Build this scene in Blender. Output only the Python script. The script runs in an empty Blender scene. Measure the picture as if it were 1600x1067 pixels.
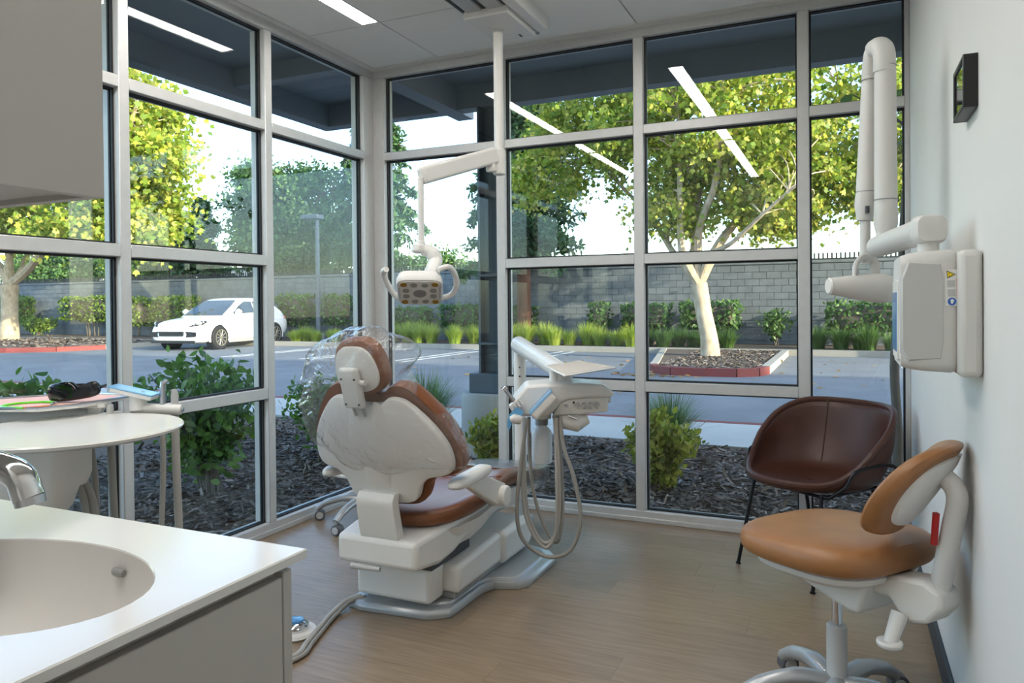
import bpy, bmesh, math, random
import numpy as np
from mathutils import Vector, Matrix, noise as mnoise

# ------------------------------------------------------------------ camera, sky, sun, exposure
SC = bpy.context.scene
COL = SC.collection
PI = math.pi
def R(d): return math.radians(d)

CAM = Vector((2.865, -4.1138, 1.25))
YAW, PITCH, ROLL = R(24.342), R(-.52), R(-.521)
FPX, CYP = 1150.29, 484.7           # focal length and principal row in pixels of the 1600x1067 frame
_f = Vector((-math.sin(YAW)*math.cos(PITCH), math.cos(YAW)*math.cos(PITCH), math.sin(PITCH)))
_r = Vector((math.cos(YAW), math.sin(YAW), 0)); _u = _r.cross(_f)
_R = _r*math.cos(ROLL) + _u*math.sin(ROLL); _U = -_r*math.sin(ROLL) + _u*math.cos(ROLL)
def ray(x, y): return _f + _R*((x-800)/FPX) - _U*((y-CYP)/FPX)
def atZ(x, y, z): d = ray(x, y); return CAM + d*((z-CAM.z)/d.z)
def atY(x, y, Y): d = ray(x, y); return CAM + d*((Y-CAM.y)/d.y)
def atX(x, y, X): d = ray(x, y); return CAM + d*((X-CAM.x)/d.x)

cd = bpy.data.cameras.new('camera'); cam = bpy.data.objects.new('camera', cd); COL.objects.link(cam)
cd.sensor_width = 36; cd.lens = FPX/1600*36; cd.shift_y = -(533.5-CYP)/1600; cd.clip_end = 500; cd.clip_start = .02
cam.matrix_world = Matrix(((_R.x, _U.x, -_f.x, CAM.x), (_R.y, _U.y, -_f.y, CAM.y), (_R.z, _U.z, -_f.z, CAM.z), (0, 0, 0, 1)))
SC.camera = cam

SUN_TO = Vector((.95, -.26, .22)).normalized()
W = bpy.data.worlds.new('sky'); SC.world = W; W.use_nodes = True
nt = W.node_tree; nt.nodes.clear()
sky = nt.nodes.new('ShaderNodeTexSky'); sky.sky_type = 'NISHITA'; sky.sun_disc = False
sky.sun_elevation = R(24); sky.sun_rotation = math.atan2(SUN_TO.x, SUN_TO.y)
sky.air_density = 1.0; sky.dust_density = 1.2; sky.ozone_density = 1.6
bg = nt.nodes.new('ShaderNodeBackground'); bg.inputs[1].default_value = .85
wo = nt.nodes.new('ShaderNodeOutputWorld'); nt.links.new(sky.outputs[0], bg.inputs[0]); nt.links.new(bg.outputs[0], wo.inputs[0])

sl = bpy.data.lights.new('sun', 'SUN'); sl.energy = 12.0; sl.angle = R(.6); sl.color = (1, .86, .62)
so = bpy.data.objects.new('sun', sl); COL.objects.link(so); so.location = (20, -8, 12)
so.rotation_euler = (-SUN_TO).to_track_quat('-Z', 'Y').to_euler()

SC.view_settings.view_transform = 'Standard'; SC.view_settings.look = 'None'
SC.view_settings.exposure = 0.0; SC.view_settings.gamma = 1.0; SC.view_settings.use_curve_mapping = False
SC.cycles.use_denoising = True
SC.cycles.transparent_max_bounces = 32; SC.cycles.max_bounces = 10; SC.cycles.diffuse_bounces = 4
SC.cycles.sample_clamp_indirect = 8.0

# ------------------------------------------------------------------ helpers
def lin(c):
    if isinstance(c, str):
        c = [int(c[i:i+2], 16)/255 for i in (0, 2, 4)]
        c = [x/12.92 if x <= .04045 else ((x+.055)/1.055)**2.4 for x in c]
    return (c[0], c[1], c[2], 1)

MATS = {}
def mat(name, col, rough=.5, metal=0., var=0., vscale=8., stretch=(1, 1, 1), bump=0., bscale=60., spec=.5, coat=0., rand=0.,
        emit=0., emitcol=None, trans=0., alpha=1., col2=None, sheen=0., sss=0., bstretch=None):
    m = bpy.data.materials.new(name); m.use_nodes = True; MATS[name] = m
    n = m.node_tree.nodes; L = m.node_tree.links; b = n['Principled BSDF']
    c = lin(col); b.inputs['Base Color'].default_value = c
    b.inputs['Roughness'].default_value = rough; b.inputs['Metallic'].default_value = metal
    b.inputs['Specular IOR Level'].default_value = spec; b.inputs['Coat Weight'].default_value = coat
    b.inputs['Coat Roughness'].default_value = .12
    b.inputs['Transmission Weight'].default_value = trans; b.inputs['Alpha'].default_value = alpha
    b.inputs['Sheen Weight'].default_value = sheen
    if emit: b.inputs['Emission Strength'].default_value = emit; b.inputs['Emission Color'].default_value = lin(emitcol or col)
    tc = n.new('ShaderNodeTexCoord')
    def noise(scale, st, detail=5):
        mp = n.new('ShaderNodeMapping'); mp.inputs['Scale'].default_value = st; L.new(tc.outputs['Object'], mp.inputs[0])
        if rand:
            oi = n.new('ShaderNodeObjectInfo'); mu = n.new('ShaderNodeMath'); mu.operation = 'MULTIPLY'; mu.inputs[1].default_value = 37.
            L.new(oi.outputs['Random'], mu.inputs[0]); L.new(mu.outputs[0], mp.inputs['Location'])
        t = n.new('ShaderNodeTexNoise'); t.inputs['Scale'].default_value = scale; t.inputs['Detail'].default_value = detail
        L.new(mp.outputs[0], t.inputs['Vector']); return t
    src = None
    if var or col2:
        t = noise(vscale, stretch); mx = n.new('ShaderNodeMix'); mx.data_type = 'RGBA'
        rp = n.new('ShaderNodeMapRange'); rp.inputs[1].default_value = .3; rp.inputs[2].default_value = .7
        L.new(t.outputs['Fac'], rp.inputs[0]); L.new(rp.outputs[0], mx.inputs[0])
        c2 = lin(col2) if col2 else tuple(min(1, x*(1+var)) for x in c[:3])+(1,)
        c1 = c if col2 else tuple(x*(1-var) for x in c[:3])+(1,)
        mx.inputs[6].default_value = c1; mx.inputs[7].default_value = c2; src = mx.outputs[2]
    if rand:
        oi = n.new('ShaderNodeObjectInfo'); mr = n.new('ShaderNodeMapRange'); mr.inputs[3].default_value = 1-rand; mr.inputs[4].default_value = 1+rand
        L.new(oi.outputs['Random'], mr.inputs[0]); hs = n.new('ShaderNodeHueSaturation'); L.new(mr.outputs[0], hs.inputs['Value'])
        if src: L.new(src, hs.inputs['Color'])
        else: hs.inputs['Color'].default_value = c
        src = hs.outputs[0]
    if src: L.new(src, b.inputs['Base Color'])
    if bump:
        t = noise(bscale, bstretch or stretch, 4); bp = n.new('ShaderNodeBump'); bp.inputs['Strength'].default_value = bump; bp.inputs['Distance'].default_value = .01
        L.new(t.outputs['Fac'], bp.inputs['Height']); L.new(bp.outputs[0], b.inputs['Normal'])
    return m

def leafmat(name, cols, trans=.45, rough=.5):
    m = bpy.data.materials.new(name); m.use_nodes = True; MATS[name] = m
    n = m.node_tree.nodes; L = m.node_tree.links; n.clear()
    g = n.new('ShaderNodeNewGeometry'); r = n.new('ShaderNodeValToRGB'); L.new(g.outputs['Random Per Island'], r.inputs[0])
    e = r.color_ramp.elements; e[0].color = lin(cols[0]); e[1].color = lin(cols[-1])
    for i, c in enumerate(cols[1:-1]): x = e.new((i+1)/(len(cols)-1)); x.color = lin(c)
    p = n.new('ShaderNodeBsdfPrincipled'); p.inputs['Roughness'].default_value = rough; L.new(r.outputs[0], p.inputs['Base Color'])
    t = n.new('ShaderNodeBsdfTranslucent'); L.new(r.outputs[0], t.inputs[0])
    mx = n.new('ShaderNodeMixShader'); mx.inputs[0].default_value = trans; L.new(p.outputs[0], mx.inputs[1]); L.new(t.outputs[0], mx.inputs[2])
    o = n.new('ShaderNodeOutputMaterial'); L.new(mx.outputs[0], o.inputs[0]); return m

def glassmat(name, tint, refl=1.0, rough=0.0, ior=1.5, bump=0., bscale=20., milk=0.):
    m = bpy.data.materials.new(name); m.use_nodes = True; MATS[name] = m
    n = m.node_tree.nodes; L = m.node_tree.links; n.clear()
    t = n.new('ShaderNodeBsdfTransparent'); t.inputs[0].default_value = lin(tint)
    g = n.new('ShaderNodeBsdfGlossy'); g.inputs['Roughness'].default_value = rough
    # Schlick reflectance that is the same from both sides of a thin sheet
    ge = n.new('ShaderNodeNewGeometry'); f = n.new('ShaderNodeVectorMath'); f.operation = 'DOT_PRODUCT'; L.new(ge.outputs['Incoming'], f.inputs[0]); L.new(ge.outputs['Normal'], f.inputs[1])
    def mth(op, a, b=None):
        q = n.new('ShaderNodeMath'); q.operation = op; L.new(a, q.inputs[0])
        if b is not None: q.inputs[1].default_value = b
        return q.outputs[0]
    r0 = ((ior-1)/(ior+1))**2
    ab = mth('ABSOLUTE', mth('SUBTRACT', mth('ABSOLUTE', f.outputs['Value']), 1.)); p5 = mth('POWER', ab, 5.); k = n.new('ShaderNodeMath'); k.operation = 'MULTIPLY_ADD'; k.use_clamp = True
    L.new(p5, k.inputs[0]); k.inputs[1].default_value = (1-r0)*refl; k.inputs[2].default_value = r0*refl
    mx = n.new('ShaderNodeMixShader'); L.new(k.outputs[0], mx.inputs[0]); L.new(t.outputs[0], mx.inputs[1]); L.new(g.outputs[0], mx.inputs[2])
    out = mx
    if milk:
        d = n.new('ShaderNodeBsdfTranslucent'); d.inputs[0].default_value = (.9, .9, .9, 1)
        d2 = n.new('ShaderNodeBsdfDiffuse'); ad = n.new('ShaderNodeMixShader'); ad.inputs[0].default_value = .5
        L.new(d.outputs[0], ad.inputs[1]); L.new(d2.outputs[0], ad.inputs[2])
        out = n.new('ShaderNodeMixShader'); out.inputs[0].default_value = milk; L.new(mx.outputs[0], out.inputs[1]); L.new(ad.outputs[0], out.inputs[2])
    if bump:
        tc = n.new('ShaderNodeTexCoord'); no = n.new('ShaderNodeTexNoise'); no.inputs['Scale'].default_value = bscale; no.inputs['Detail'].default_value = 3
        bp = n.new('ShaderNodeBump'); bp.inputs['Strength'].default_value = bump; bp.inputs['Distance'].default_value = .02
        L.new(tc.outputs['Object'], no.inputs['Vector']); L.new(no.outputs['Fac'], bp.inputs['Height']); L.new(bp.outputs[0], g.inputs['Normal']); L.new(bp.outputs[0], f.inputs[1])
    o = n.new('ShaderNodeOutputMaterial'); L.new(out.outputs[0], o.inputs[0]); return m

def catmull(pts, n=8):
    P = [Vector(p) for p in pts]; P = [2*P[0]-P[1]] + P + [2*P[-1]-P[-2]]; out = []
    for i in range(1, len(P)-2):
        a, b, c, d = P[i-1:i+3]
        for k in range(n):
            t = k/n; out.append(.5*((2*b)+(c-a)*t+(2*a-5*b+4*c-d)*t*t+(3*b-a-3*c+d)*t**3))
    out.append(P[-2]); return out

class MB:
    def __init__(s, xf=None): s.v = []; s.f = []; s.xf = xf
    def add(s, vs, fs):
        o = len(s.v)
        for p in vs:
            p = Vector(p); s.v.append(s.xf @ p if s.xf else p)
        s.f += [[i+o for i in f] for f in fs]; return s
    def box(s, a, b, m=None):
        (x0, y0, z0), (x1, y1, z1) = a, b
        vs = [Vector(p) for p in ((x0, y0, z0), (x1, y0, z0), (x1, y1, z0), (x0, y1, z0), (x0, y0, z1), (x1, y0, z1), (x1, y1, z1), (x0, y1, z1))]
        if m: vs = [m @ p for p in vs]
        return s.add(vs, [(0, 3, 2, 1), (4, 5, 6, 7), (0, 1, 5, 4), (1, 2, 6, 5), (2, 3, 7, 6), (3, 0, 4, 7)])
    def cbox(s, c, d, rz=0., rx=0., ry=0.):
        m = Matrix.Translation(Vector(c)) @ Matrix.Rotation(rz, 4, 'Z') @ Matrix.Rotation(ry, 4, 'Y') @ Matrix.Rotation(rx, 4, 'X')
        return s.box([-x/2 for x in d], [x/2 for x in d], m)
    def tube(s, path, rad, n=10, caps=True, sx=1., up=None):
        P = [Vector(p) for p in path]; k = len(P)
        if not hasattr(rad, '__len__'): rad = [rad]*k
        T = [(P[min(i+1, k-1)]-P[max(i-1, 0)]).normalized() for i in range(k)]
        u = Vector(up) if up else (Vector((0, 0, 1)) if abs(T[0].z) < .9 else Vector((1, 0, 0)))
        vs = []
        for i in range(k):
            a = u - T[i]*u.dot(T[i])
            if a.length < 1e-5: a = T[i].orthogonal()
            a.normalize(); u = a; b = T[i].cross(a)
            for j in range(n):
                t = 2*PI*j/n; vs.append(P[i] + (a*math.cos(t) + b*math.sin(t)*sx)*rad[i])
        fs = [(i*n+j, i*n+(j+1) % n, (i+1)*n+(j+1) % n, (i+1)*n+j) for i in range(k-1) for j in range(n)]
        if caps: fs += [list(range(n))[::-1], [(k-1)*n+j for j in range(n)]]
        return s.add(vs, fs)
    def cyl(s, a, b, r0, r1=None, n=20): return s.tube([a, b], [r0, r0 if r1 is None else r1], n)
    def lathe(s, prof, n=28, o=(0, 0, 0), m=None, caps=True):
        o = Vector(o); vs = []; k = len(prof)
        for r, z in prof:
            for j in range(n):
                t = 2*PI*j/n; p = Vector((max(r, 1e-4)*math.cos(t), max(r, 1e-4)*math.sin(t), z)); vs.append((m @ p if m else p)+o)
        fs = [(i*n+j, i*n+(j+1) % n, (i+1)*n+(j+1) % n, (i+1)*n+j) for i in range(k-1) for j in range(n)]
        if caps: fs += [list(range(n))[::-1], [(k-1)*n+j for j in range(n)]]
        return s.add(vs, fs)
    def stack(s, outline, prof, fn, c=(0, 0)):
        """rings of a scaled outline; prof = [(scale, h)]; fn(u, w, h) -> world point"""
        n = len(outline); vs = []
        for sc, h in prof:
            for (u, w) in outline: vs.append(fn(c[0]+(u-c[0])*sc, c[1]+(w-c[1])*sc, h))
        fs = [(i*n+j, i*n+(j+1) % n, (i+1)*n+(j+1) % n, (i+1)*n+j) for i in range(len(prof)-1) for j in range(n)]
        fs += [list(range(n))[::-1], [(len(prof)-1)*n+j for j in range(n)]]
        return s.add(vs, fs)
    def prism(s, outline, z0, z1):
        n = len(outline)
        return s.add([(x, y, z0) for x, y in outline]+[(x, y, z1) for x, y in outline],
                     [list(range(n))[::-1], [n+j for j in range(n)]] + [(j, (j+1) % n, n+(j+1) % n, n+j) for j in range(n)])

WL = {}
def wloc(o): return WL.get(o.name, Vector((0, 0, 0)))
def finish(o, label=None, cat=None, group=None, kind=None):
    if label: o['label'] = label
    if cat: o['category'] = cat
    if group: o['group'] = group
    if kind: o['kind'] = kind
    return o
def thing(name, loc, label, cat, group=None, kind=None):
    o = bpy.data.objects.new(name, None); COL.objects.link(o); o.location = loc; o.empty_display_size = .1
    WL[o.name] = Vector(loc); return finish(o, label, cat, group, kind)
def mesh_from(name, vs, fs, m, smooth=40, fix=True):
    me = bpy.data.meshes.new(name); me.from_pydata([tuple(v) for v in vs], [], fs); me.update()
    if fix:
        bm = bmesh.new(); bm.from_mesh(me); bmesh.ops.recalc_face_normals(bm, faces=bm.faces); bm.to_mesh(me); bm.free()
    if m: me.materials.append(MATS[m])
    if smooth: me.shade_smooth(); me.set_sharp_from_angle(angle=R(smooth))
    return me
def obj(name, mb, m, parent=None, label=None, cat=None, group=None, kind=None, bevel=0., seg=2, sub=0, smooth=40, solid=0., fix=True):
    vs = mb.v
    if parent: off = wloc(parent)
    else:
        a = np.array([tuple(v) for v in vs]); lo, hi = a.min(0), a.max(0); off = Vector(((lo[0]+hi[0])/2, (lo[1]+hi[1])/2, lo[2]))
    me = mesh_from(name, [v-off for v in vs], mb.f, m, smooth, fix)
    o = bpy.data.objects.new(name, me); COL.objects.link(o)
    if parent: o.parent = parent
    else: o.location = off
    WL[o.name] = off
    if solid: x = o.modifiers.new('solid', 'SOLIDIFY'); x.thickness = solid; x.offset = 0
    if bevel: x = o.modifiers.new('bevel', 'BEVEL'); x.width = bevel; x.segments = seg; x.limit_method = 'ANGLE'; x.angle_limit = R(30); x.harden_normals = False
    if sub: x = o.modifiers.new('sub', 'SUBSURF'); x.levels = sub; x.render_levels = sub
    return finish(o, label, cat, group, kind)
def piece(name, me, parent, loc, rot=None, sc=None, kind=None):
    o = bpy.data.objects.new(name, me); COL.objects.link(o); o.parent = parent; o.location = Vector(loc)-wloc(parent)
    if rot: o.rotation_euler = rot
    if sc: o.scale = sc
    WL[o.name] = wloc(parent)
    if kind: o['kind'] = kind
    return o
def npmesh(name, v, f, m):
    """v (N,3), f (M,k)"""
    me = bpy.data.meshes.new(name); k = f.shape[1]; M = f.shape[0]
    me.vertices.add(len(v)); me.vertices.foreach_set('co', v.astype(np.float32).ravel())
    me.loops.add(M*k); me.loops.foreach_set('vertex_index', f.astype(np.int32).ravel())
    me.polygons.add(M); me.polygons.foreach_set('loop_start', np.arange(0, M*k, k, dtype=np.int32)); me.polygons.foreach_set('loop_total', np.full(M, k, np.int32))
    me.update(calc_edges=True); me.materials.append(MATS[m]); return me
def npobj(name, v, f, m, parent=None, **kw):
    if parent: off = np.array(wloc(parent))
    else: lo, hi = v.min(0), v.max(0); off = np.array([(lo[0]+hi[0])/2, (lo[1]+hi[1])/2, lo[2]])
    o = bpy.data.objects.new(name, npmesh(name, v-off, f, m)); COL.objects.link(o)
    if parent: o.parent = parent
    else: o.location = off
    WL[o.name] = Vector(off); return finish(o, **kw)
def copy_tree(o, loc, rot=None, parent=None, **kw):
    c = o.copy(); COL.objects.link(c)
    if parent: c.parent = parent
    else: c.location = loc; c.rotation_euler = rot or (0, 0, 0)
    for ch in o.children: copy_tree(ch, None, None, c)
    return finish(c, **kw)
LEAF = np.array([(0, 0, 0), (.34, .22, .05), (.5, .62, .1), (.18, .66, .02), (0, 1, -.05), (-.18, .66, .02), (-.5, .62, .1), (-.34, .22, .05)])
OVAL = np.array([(0, 0, 0), (.26, .3, .05), (.24, .65, .05), (0, 1, -.02), (-.24, .65, .05), (-.26, .3, .05)])
BLADE = np.array([(-.5, 0, 0), (.5, 0, 0), (.3, 1, 0), (-.3, 1, 0)])
def leaves(rs, P, size, shape=OVAL, normals=None, jit=.35, droop=0., flat=1.):
    """one polygon leaf per point P (N,3), random orientation; returns verts, faces"""
    N = len(P); k = len(shape)
    a = rs.normal(size=(N, 3)); a[:, 2] = a[:, 2]*flat-droop; a /= np.linalg.norm(a, axis=1)[:, None]
    b = rs.normal(size=(N, 3)) if normals is None else normals + rs.normal(size=(N, 3))*.6
    b -= a*(a*b).sum(1)[:, None]; b /= np.linalg.norm(b, axis=1)[:, None]; c = np.cross(a, b)
    s = size*(1+jit*rs.uniform(-1, 1, N))
    v = P[:, None, :] + s[:, None, None]*(shape[None, :, 0:1]*c[:, None, :] + shape[None, :, 1:2]*a[:, None, :] + shape[None, :, 2:3]*b[:, None, :])
    return v.reshape(-1, 3), np.arange(N*k).reshape(N, k)
# ------------------------------------------------------------------ materials
mat('frame_metal', 'c3c3c2', .45, .25, var=.03, vscale=30)
mat('gasket', '14161a', .6)
mat('wall_paint', 'dcdbd8', .55, var=.012, vscale=3, bump=.05, bscale=220)
mat('ceiling_board', 'e8e8e5', .8, bump=.1, bscale=260, var=.015)
mat('ceiling_grid', 'd6d6d3', .6)
mat('base_dark', '2a323b', .5)
mat('plank_wood', '7b6955', .36, col2='8e7b66', vscale=5, stretch=(1.2, 14, 8), rand=.05, bump=.04, bscale=30, spec=.4)
mat('subfloor', '3a2c20', .8)
mat('white_plastic', 'dcdad6', .34, spec=.5)
mat('white_gloss', 'dfdeda', .18, spec=.5)
mat('unit_plastic', 'd9d7d2', .4)
mat('xray_grey', 'cfcdc9', .42)
mat('xray_panel', 'b9b8b5', .45)
mat('light_grey', 'b4b5b4', .4)
mat('mid_grey', '8d8e8e', .45)
mat('dark_grey', '3c3f42', .5)
mat('black', '101113', .4)
mat('black_gloss', '06070a', .08, spec=.6)
mat('chrome', 'd8dadd', .09, 1.)
mat('steel', 'b9bcc0', .28, 1.)
mat('base_silver', 'a9acae', .3, .35)
mat('cabinet_face', 'b3b1ad', .5)
mat('solid_surface', 'd8d8d6', .16, spec=.5)
mat('sink_surface', 'd3d1ce', .3)
mat('leather_tan', '7f4d2c', .34, col2='734425', vscale=14, bump=.08, bscale=260, spec=.45)
mat('leather_stool', '9a6a40', .38, col2='8d5f38', vscale=9, bump=.05, bscale=300, spec=.45)
mat('leather_brown', '40241a', .42, col2='4b2b20', vscale=7, bump=.06, bscale=240, spec=.4)
mat('leg_black', '15161a', .35, .5)
mat('hose_grey', '93908a', .5)
mat('hose_pale', 'aaa7a1', .5)
mat('blue_film', '6fb6e6', .2, alpha=.65)
mat('bottle_white', 'e8ecef', .25, trans=.25)
mat('lens_grey', '8f9088', .3)
mat('lens_amber', '9a7420', .3)
mat('lens_large', '8e8f8d', .25)
mat('red_plastic', 'b01818', .35)
mat('sticker_white', 'dcdcd8', .5); mat('sticker_yellow', 'e8cf20', .5); mat('sticker_black', '141414', .5)
mat('sticker_blue', '2f5fae', .5); mat('sticker_orange', 'cf7a4a', .5); mat('sticker_grey', 'b4b4b2', .5)
mat('screen_blue', '4f86b8', .12, emit=.12)
mat('pink_paper', 'e2b6ac', .8); mat('green_plastic', '6fdc2a', .3)
mat('tyre', '1d1d1f', .8); mat('caster_grey', '55565a', .5)
mat('light_panel', 'ffffff', .5, emit=34., emitcol='fffaf3')
mat('photo_print', 'b0b2a6', .3, col2='e6ebf0', vscale=30)
# outside
mat('soffit_paint', '848c94', .7, var=.05, vscale=3)
mat('column_steel', '4c5862', .55, var=.06, vscale=6)
mat('stucco', 'b9b2a6', .9, bump=.2, bscale=80)
mat('asphalt', '686b70', .9, col2='75797e', vscale=1.2, bump=.4, bscale=160)
mat('concrete', 'a3a39f', .85, col2='b2b1ac', vscale=1.5, bump=.2, bscale=120, rand=.04)
mat('kerb_concrete', '99948b', .85, var=.06, vscale=5, bump=.2, bscale=90)
mat('kerb_red', '7c302d', .75, col2='733b38', vscale=6, bump=.15, bscale=90)
mat('paint_white', 'b4b6b8', .8, var=.08, vscale=12)
mat('mulch_ground', '473b32', 1., col2='5f5145', vscale=30, bump=.6, bscale=90)
mat('block_grey', '656c73', .9, col2='787f86', vscale=3, bump=.25, bscale=60, rand=.06)
mat('mortar', '595f64', .95)
mat('fence_dark', '2a2d30', .6)
mat('far_building', '9aa5ad', .8)
mat('bark_pale', 'c9b79c', .85, col2='9f8d74', vscale=9, stretch=(1, 1, .5), bump=.4, bscale=30)
mat('bark_red', '6b4a3a', .95, col2='523629', vscale=6, stretch=(4, 4, .4), bump=.8, bscale=18)
mat('bark_grey', '6a6259', .9, col2='544d45', vscale=8, bump=.4, bscale=30)
mat('car_white', 'f1f2f2', .22, spec=.5, coat=.6); mat('car_glass', '2c3a47', .05, spec=.8); mat('car_black', '17181a', .4)
mat('alloy', 'b9b4a4', .3, .8); mat('lamp_lens', 'c9d0d4', .1)
leafmat('leaf_sycamore', ['5f7f2a', '93a93a', 'c0c24c', '6f8f34', 'ddd06a', 'a3b545', '7d9a3a'], .5)
leafmat('leaf_green', ['3d5a30', '54783c', '6f9150', '466838'], .4)
leafmat('leaf_conifer', ['304d33', '41633c', '557a48', '385639'], .3)
leafmat('leaf_hedge', ['4c6a2a', '6d8b36', '93a84a', '3f5c26'], .35)
leafmat('leaf_shrub', ['3f5f26', '5a8433', '77a046', '486d2b'], .4)
leafmat('leaf_yellow', ['6d7f22', '9aa53a', 'b9b552', '58701f'], .4)
leafmat('grass_blade', ['6f8f30', '9cb445', 'c3c964', '85a53a'], .45)
leafmat('grass_deep', ['37541f', '4f7030', '688a44', '435f28'], .4)
leafmat('flower_red', ['c23a26', 'd8492f'], .3)
leafmat('mulch_chip', ['3a3029', '5d5047', '857970', '4a3d34', 'a79c92'], .0, .8)
leafmat('leaf_dry', ['8d6a3a', 'b59050', '6f4a28'], .2)
glassmat('window_glass', 'f3f8f8', .78, 0, 1.52)
glassmat('clear_plastic', 'fafafa', 1.9, .1, 1.45, .35, 45., milk=.045)
glassmat('clear_film', 'f6f6f6', 2.0, .08, 1.45, .6, 70.)
glassmat('picture_glass', 'e8e8e8', 1.3, .02)

# ------------------------------------------------------------------ room shell
XR, ZC, YB = 3.16, 2.81, -5.6          # right wall, ceiling height, wall behind the camera
GZ = -.12                               # ground outside
fl = obj('floor', MB().box((-.02, YB, -.1), (XR, 0, -.012)), 'subfloor', kind='structure')
rs = random.Random(4)
pw, plen = .178, 1.22
pm = mesh_from('plank', MB().box((-plen/2+.0004, -pw/2+.0004, -.006), (plen/2-.0004, pw/2-.0004, .006)).v, MB().box((0, 0, 0), (1, 1, 1)).f, 'plank_wood', 0)
row = 0; y = -pw/2-.004
while y > YB:
    x = -.02 - rs.uniform(0, plen)
    while x < XR:
        a, b = max(x, -.02), min(x+plen, XR)
        if b-a > .02: piece('plank', pm, fl, ((a+b)/2, y, -.006), sc=((b-a)/plen, 1, 1))
        x += plen
    y -= pw
ce = obj('ceiling', MB().box((-.02, YB, ZC+.03), (XR, .02, ZC+.12)), 'ceiling_grid', kind='structure')
tm = mesh_from('ceiling_panel', MB().box((-.5, -.5, 0), (.5, .5, .03)).v, MB().box((0, 0, 0), (1, 1, 1)).f, 'ceiling_board', 0)
LX = ((.42, .53), (1.79, 1.90))
cuts = [-.05, -.69, -1.91, -3.13, -4.35, YB]
for i in range(5):
    y1, y0 = cuts[i], cuts[i+1]
    cols = [(.04, .53), (.53, 1.81), (1.81, XR-.03)] if i in (0,) else [(.04, .42), (.53, 1.79), (1.90, XR-.03)]
    for a, b in cols: piece('ceiling_panel', tm, ce, ((a+b)/2, (y0+y1)/2, ZC), sc=(b-a-.008, y1-y0-.008, 1))
for k, (a, b) in enumerate(LX):
    for (y0, y1, w) in ((-3.13, -.70, 'over the dental chair'), (YB+.1, -3.15, 'behind')):  # the pair behind the camera is unseen, added to brighten the room
        t = thing('ceiling_light', ((a+b)/2, (y0+y1)/2, ZC),
                  'long recessed white linear ceiling light beside the %s window' % ('left-hand' if k == 0 else 'right-hand') if w != 'behind' else 'added unseen linear light over the sink counter end of the room', 'ceiling light', 'linear ceiling lights')
        if w != 'behind': t['label'] = ('long recessed linear ceiling light nearest the side window wall', 'long recessed linear ceiling light reflected in the window above the armchair')[k]
        m = MB(); e = .006
        m.box((a, y0, ZC-.002), (a+e, y1, ZC+.03)); m.box((b-e, y0, ZC-.002), (b, y1, ZC+.03)); m.box((a+e, y0, ZC-.002), (b-e, y0+e, ZC+.03)); m.box((a+e, y1-e, ZC-.002), (b-e, y1, ZC+.03))
        obj('light_trim', m, 'white_plastic', t)
        obj('diffuser', MB().box((a+e, y0+e, ZC+.004), (b-e, y1-e, ZC+.012)), 'light_panel', t)
obj('trim_1', MB().box((.0, -.05, ZC-.006), (XR, .0, ZC+.03)), 'ceiling_grid', kind='structure')
obj('trim_2', MB().box((.0, YB, ZC-.006), (.04, -.05, ZC+.03)), 'ceiling_grid', kind='structure')
obj('wall_right', MB().box((XR, YB, -.1), (XR+.15, .105, ZC+.12)), 'wall_paint', kind='structure')
obj('wall_rear', MB().box((-.105, YB-.15, -.1), (XR+.15, YB, ZC+.12)), 'wall_paint', kind='structure')
obj('wall_partition', MB().box((1.28, YB, 0), (1.40, -3.34, ZC)), 'wall_paint', kind='structure')
obj('baseboard_right', MB().box((XR-.012, YB, 0), (XR, -.002, .10)), 'base_dark', kind='structure', bevel=.003)

# windows: Empty + frame members, gaskets, panes, all separate
ZT, ZUT, ZUB, ZMT, ZMB, ZLT, ZLB, ZS = 2.755, 2.2575, 2.205, 1.525, 1.469, .799, .7425, .0625
FD, GD = .105, .047                     # frame depth, glass depth
def window(name, loc, to, spans, mulls, end0, end1):
    """to(s, d, z): s along the wall, d outward; spans = [(s0, s1, [transom bands])]"""
    root = thing(name, loc, None, None, kind='structure')
    def bar(nm, s0, s1, d0, d1, z0, z1, m='frame_metal', parent=root, bevel=.003):
        a, b = to(s0, d0, z0), to(s1, d1, z1)
        lo = [min(p, q) for p, q in zip(a, b)]; hi = [max(p, q) for p, q in zip(a, b)]
        return obj(nm, MB().box(lo, hi), m, parent, bevel=bevel, seg=1)
    bar('sill', end0, end1, 0, FD, .0, ZS); bar('sill_nosing', end0, end1, -.012, 0, 0, .028); bar('head_frame', end0, end1, 0, FD, ZT, ZC)
    for s0, s1 in mulls: bar('mullion', s0, s1, 0, FD, ZS, ZT)
    for s0, s1, bands in spans:
        zs = [ZS] + [z for b in bands for z in b] + [ZT]
        for b in bands: bar('transom', s0, s1, .0, FD, b[0], b[1])
        for i in range(0, len(zs), 2):
            z0, z1 = zs[i], zs[i+1]; g = .009
            p = bar('pane', s0+.002, s1-.002, GD-.003, GD+.003, z0+.002, z1-.002, 'window_glass', bevel=0)
            for (q0, q1, w0, w1) in ((s0, s0+g, z0, z1), (s1-g, s1, z0, z1), (s0+g, s1-g, z0, z0+g), (s0+g, s1-g, z1-g, z1)):
                bar('gasket', q0, q1, GD-.014, GD-.004, w0, w1, 'gasket', p, 0)
                bar('gasket', q0, q1, GD+.004, GD+.014, w0, w1, 'gasket', p, 0)
    return root
U, Mi, Lo = (ZUB, ZUT), (ZMB, ZMT), (ZLB, ZLT)
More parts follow.
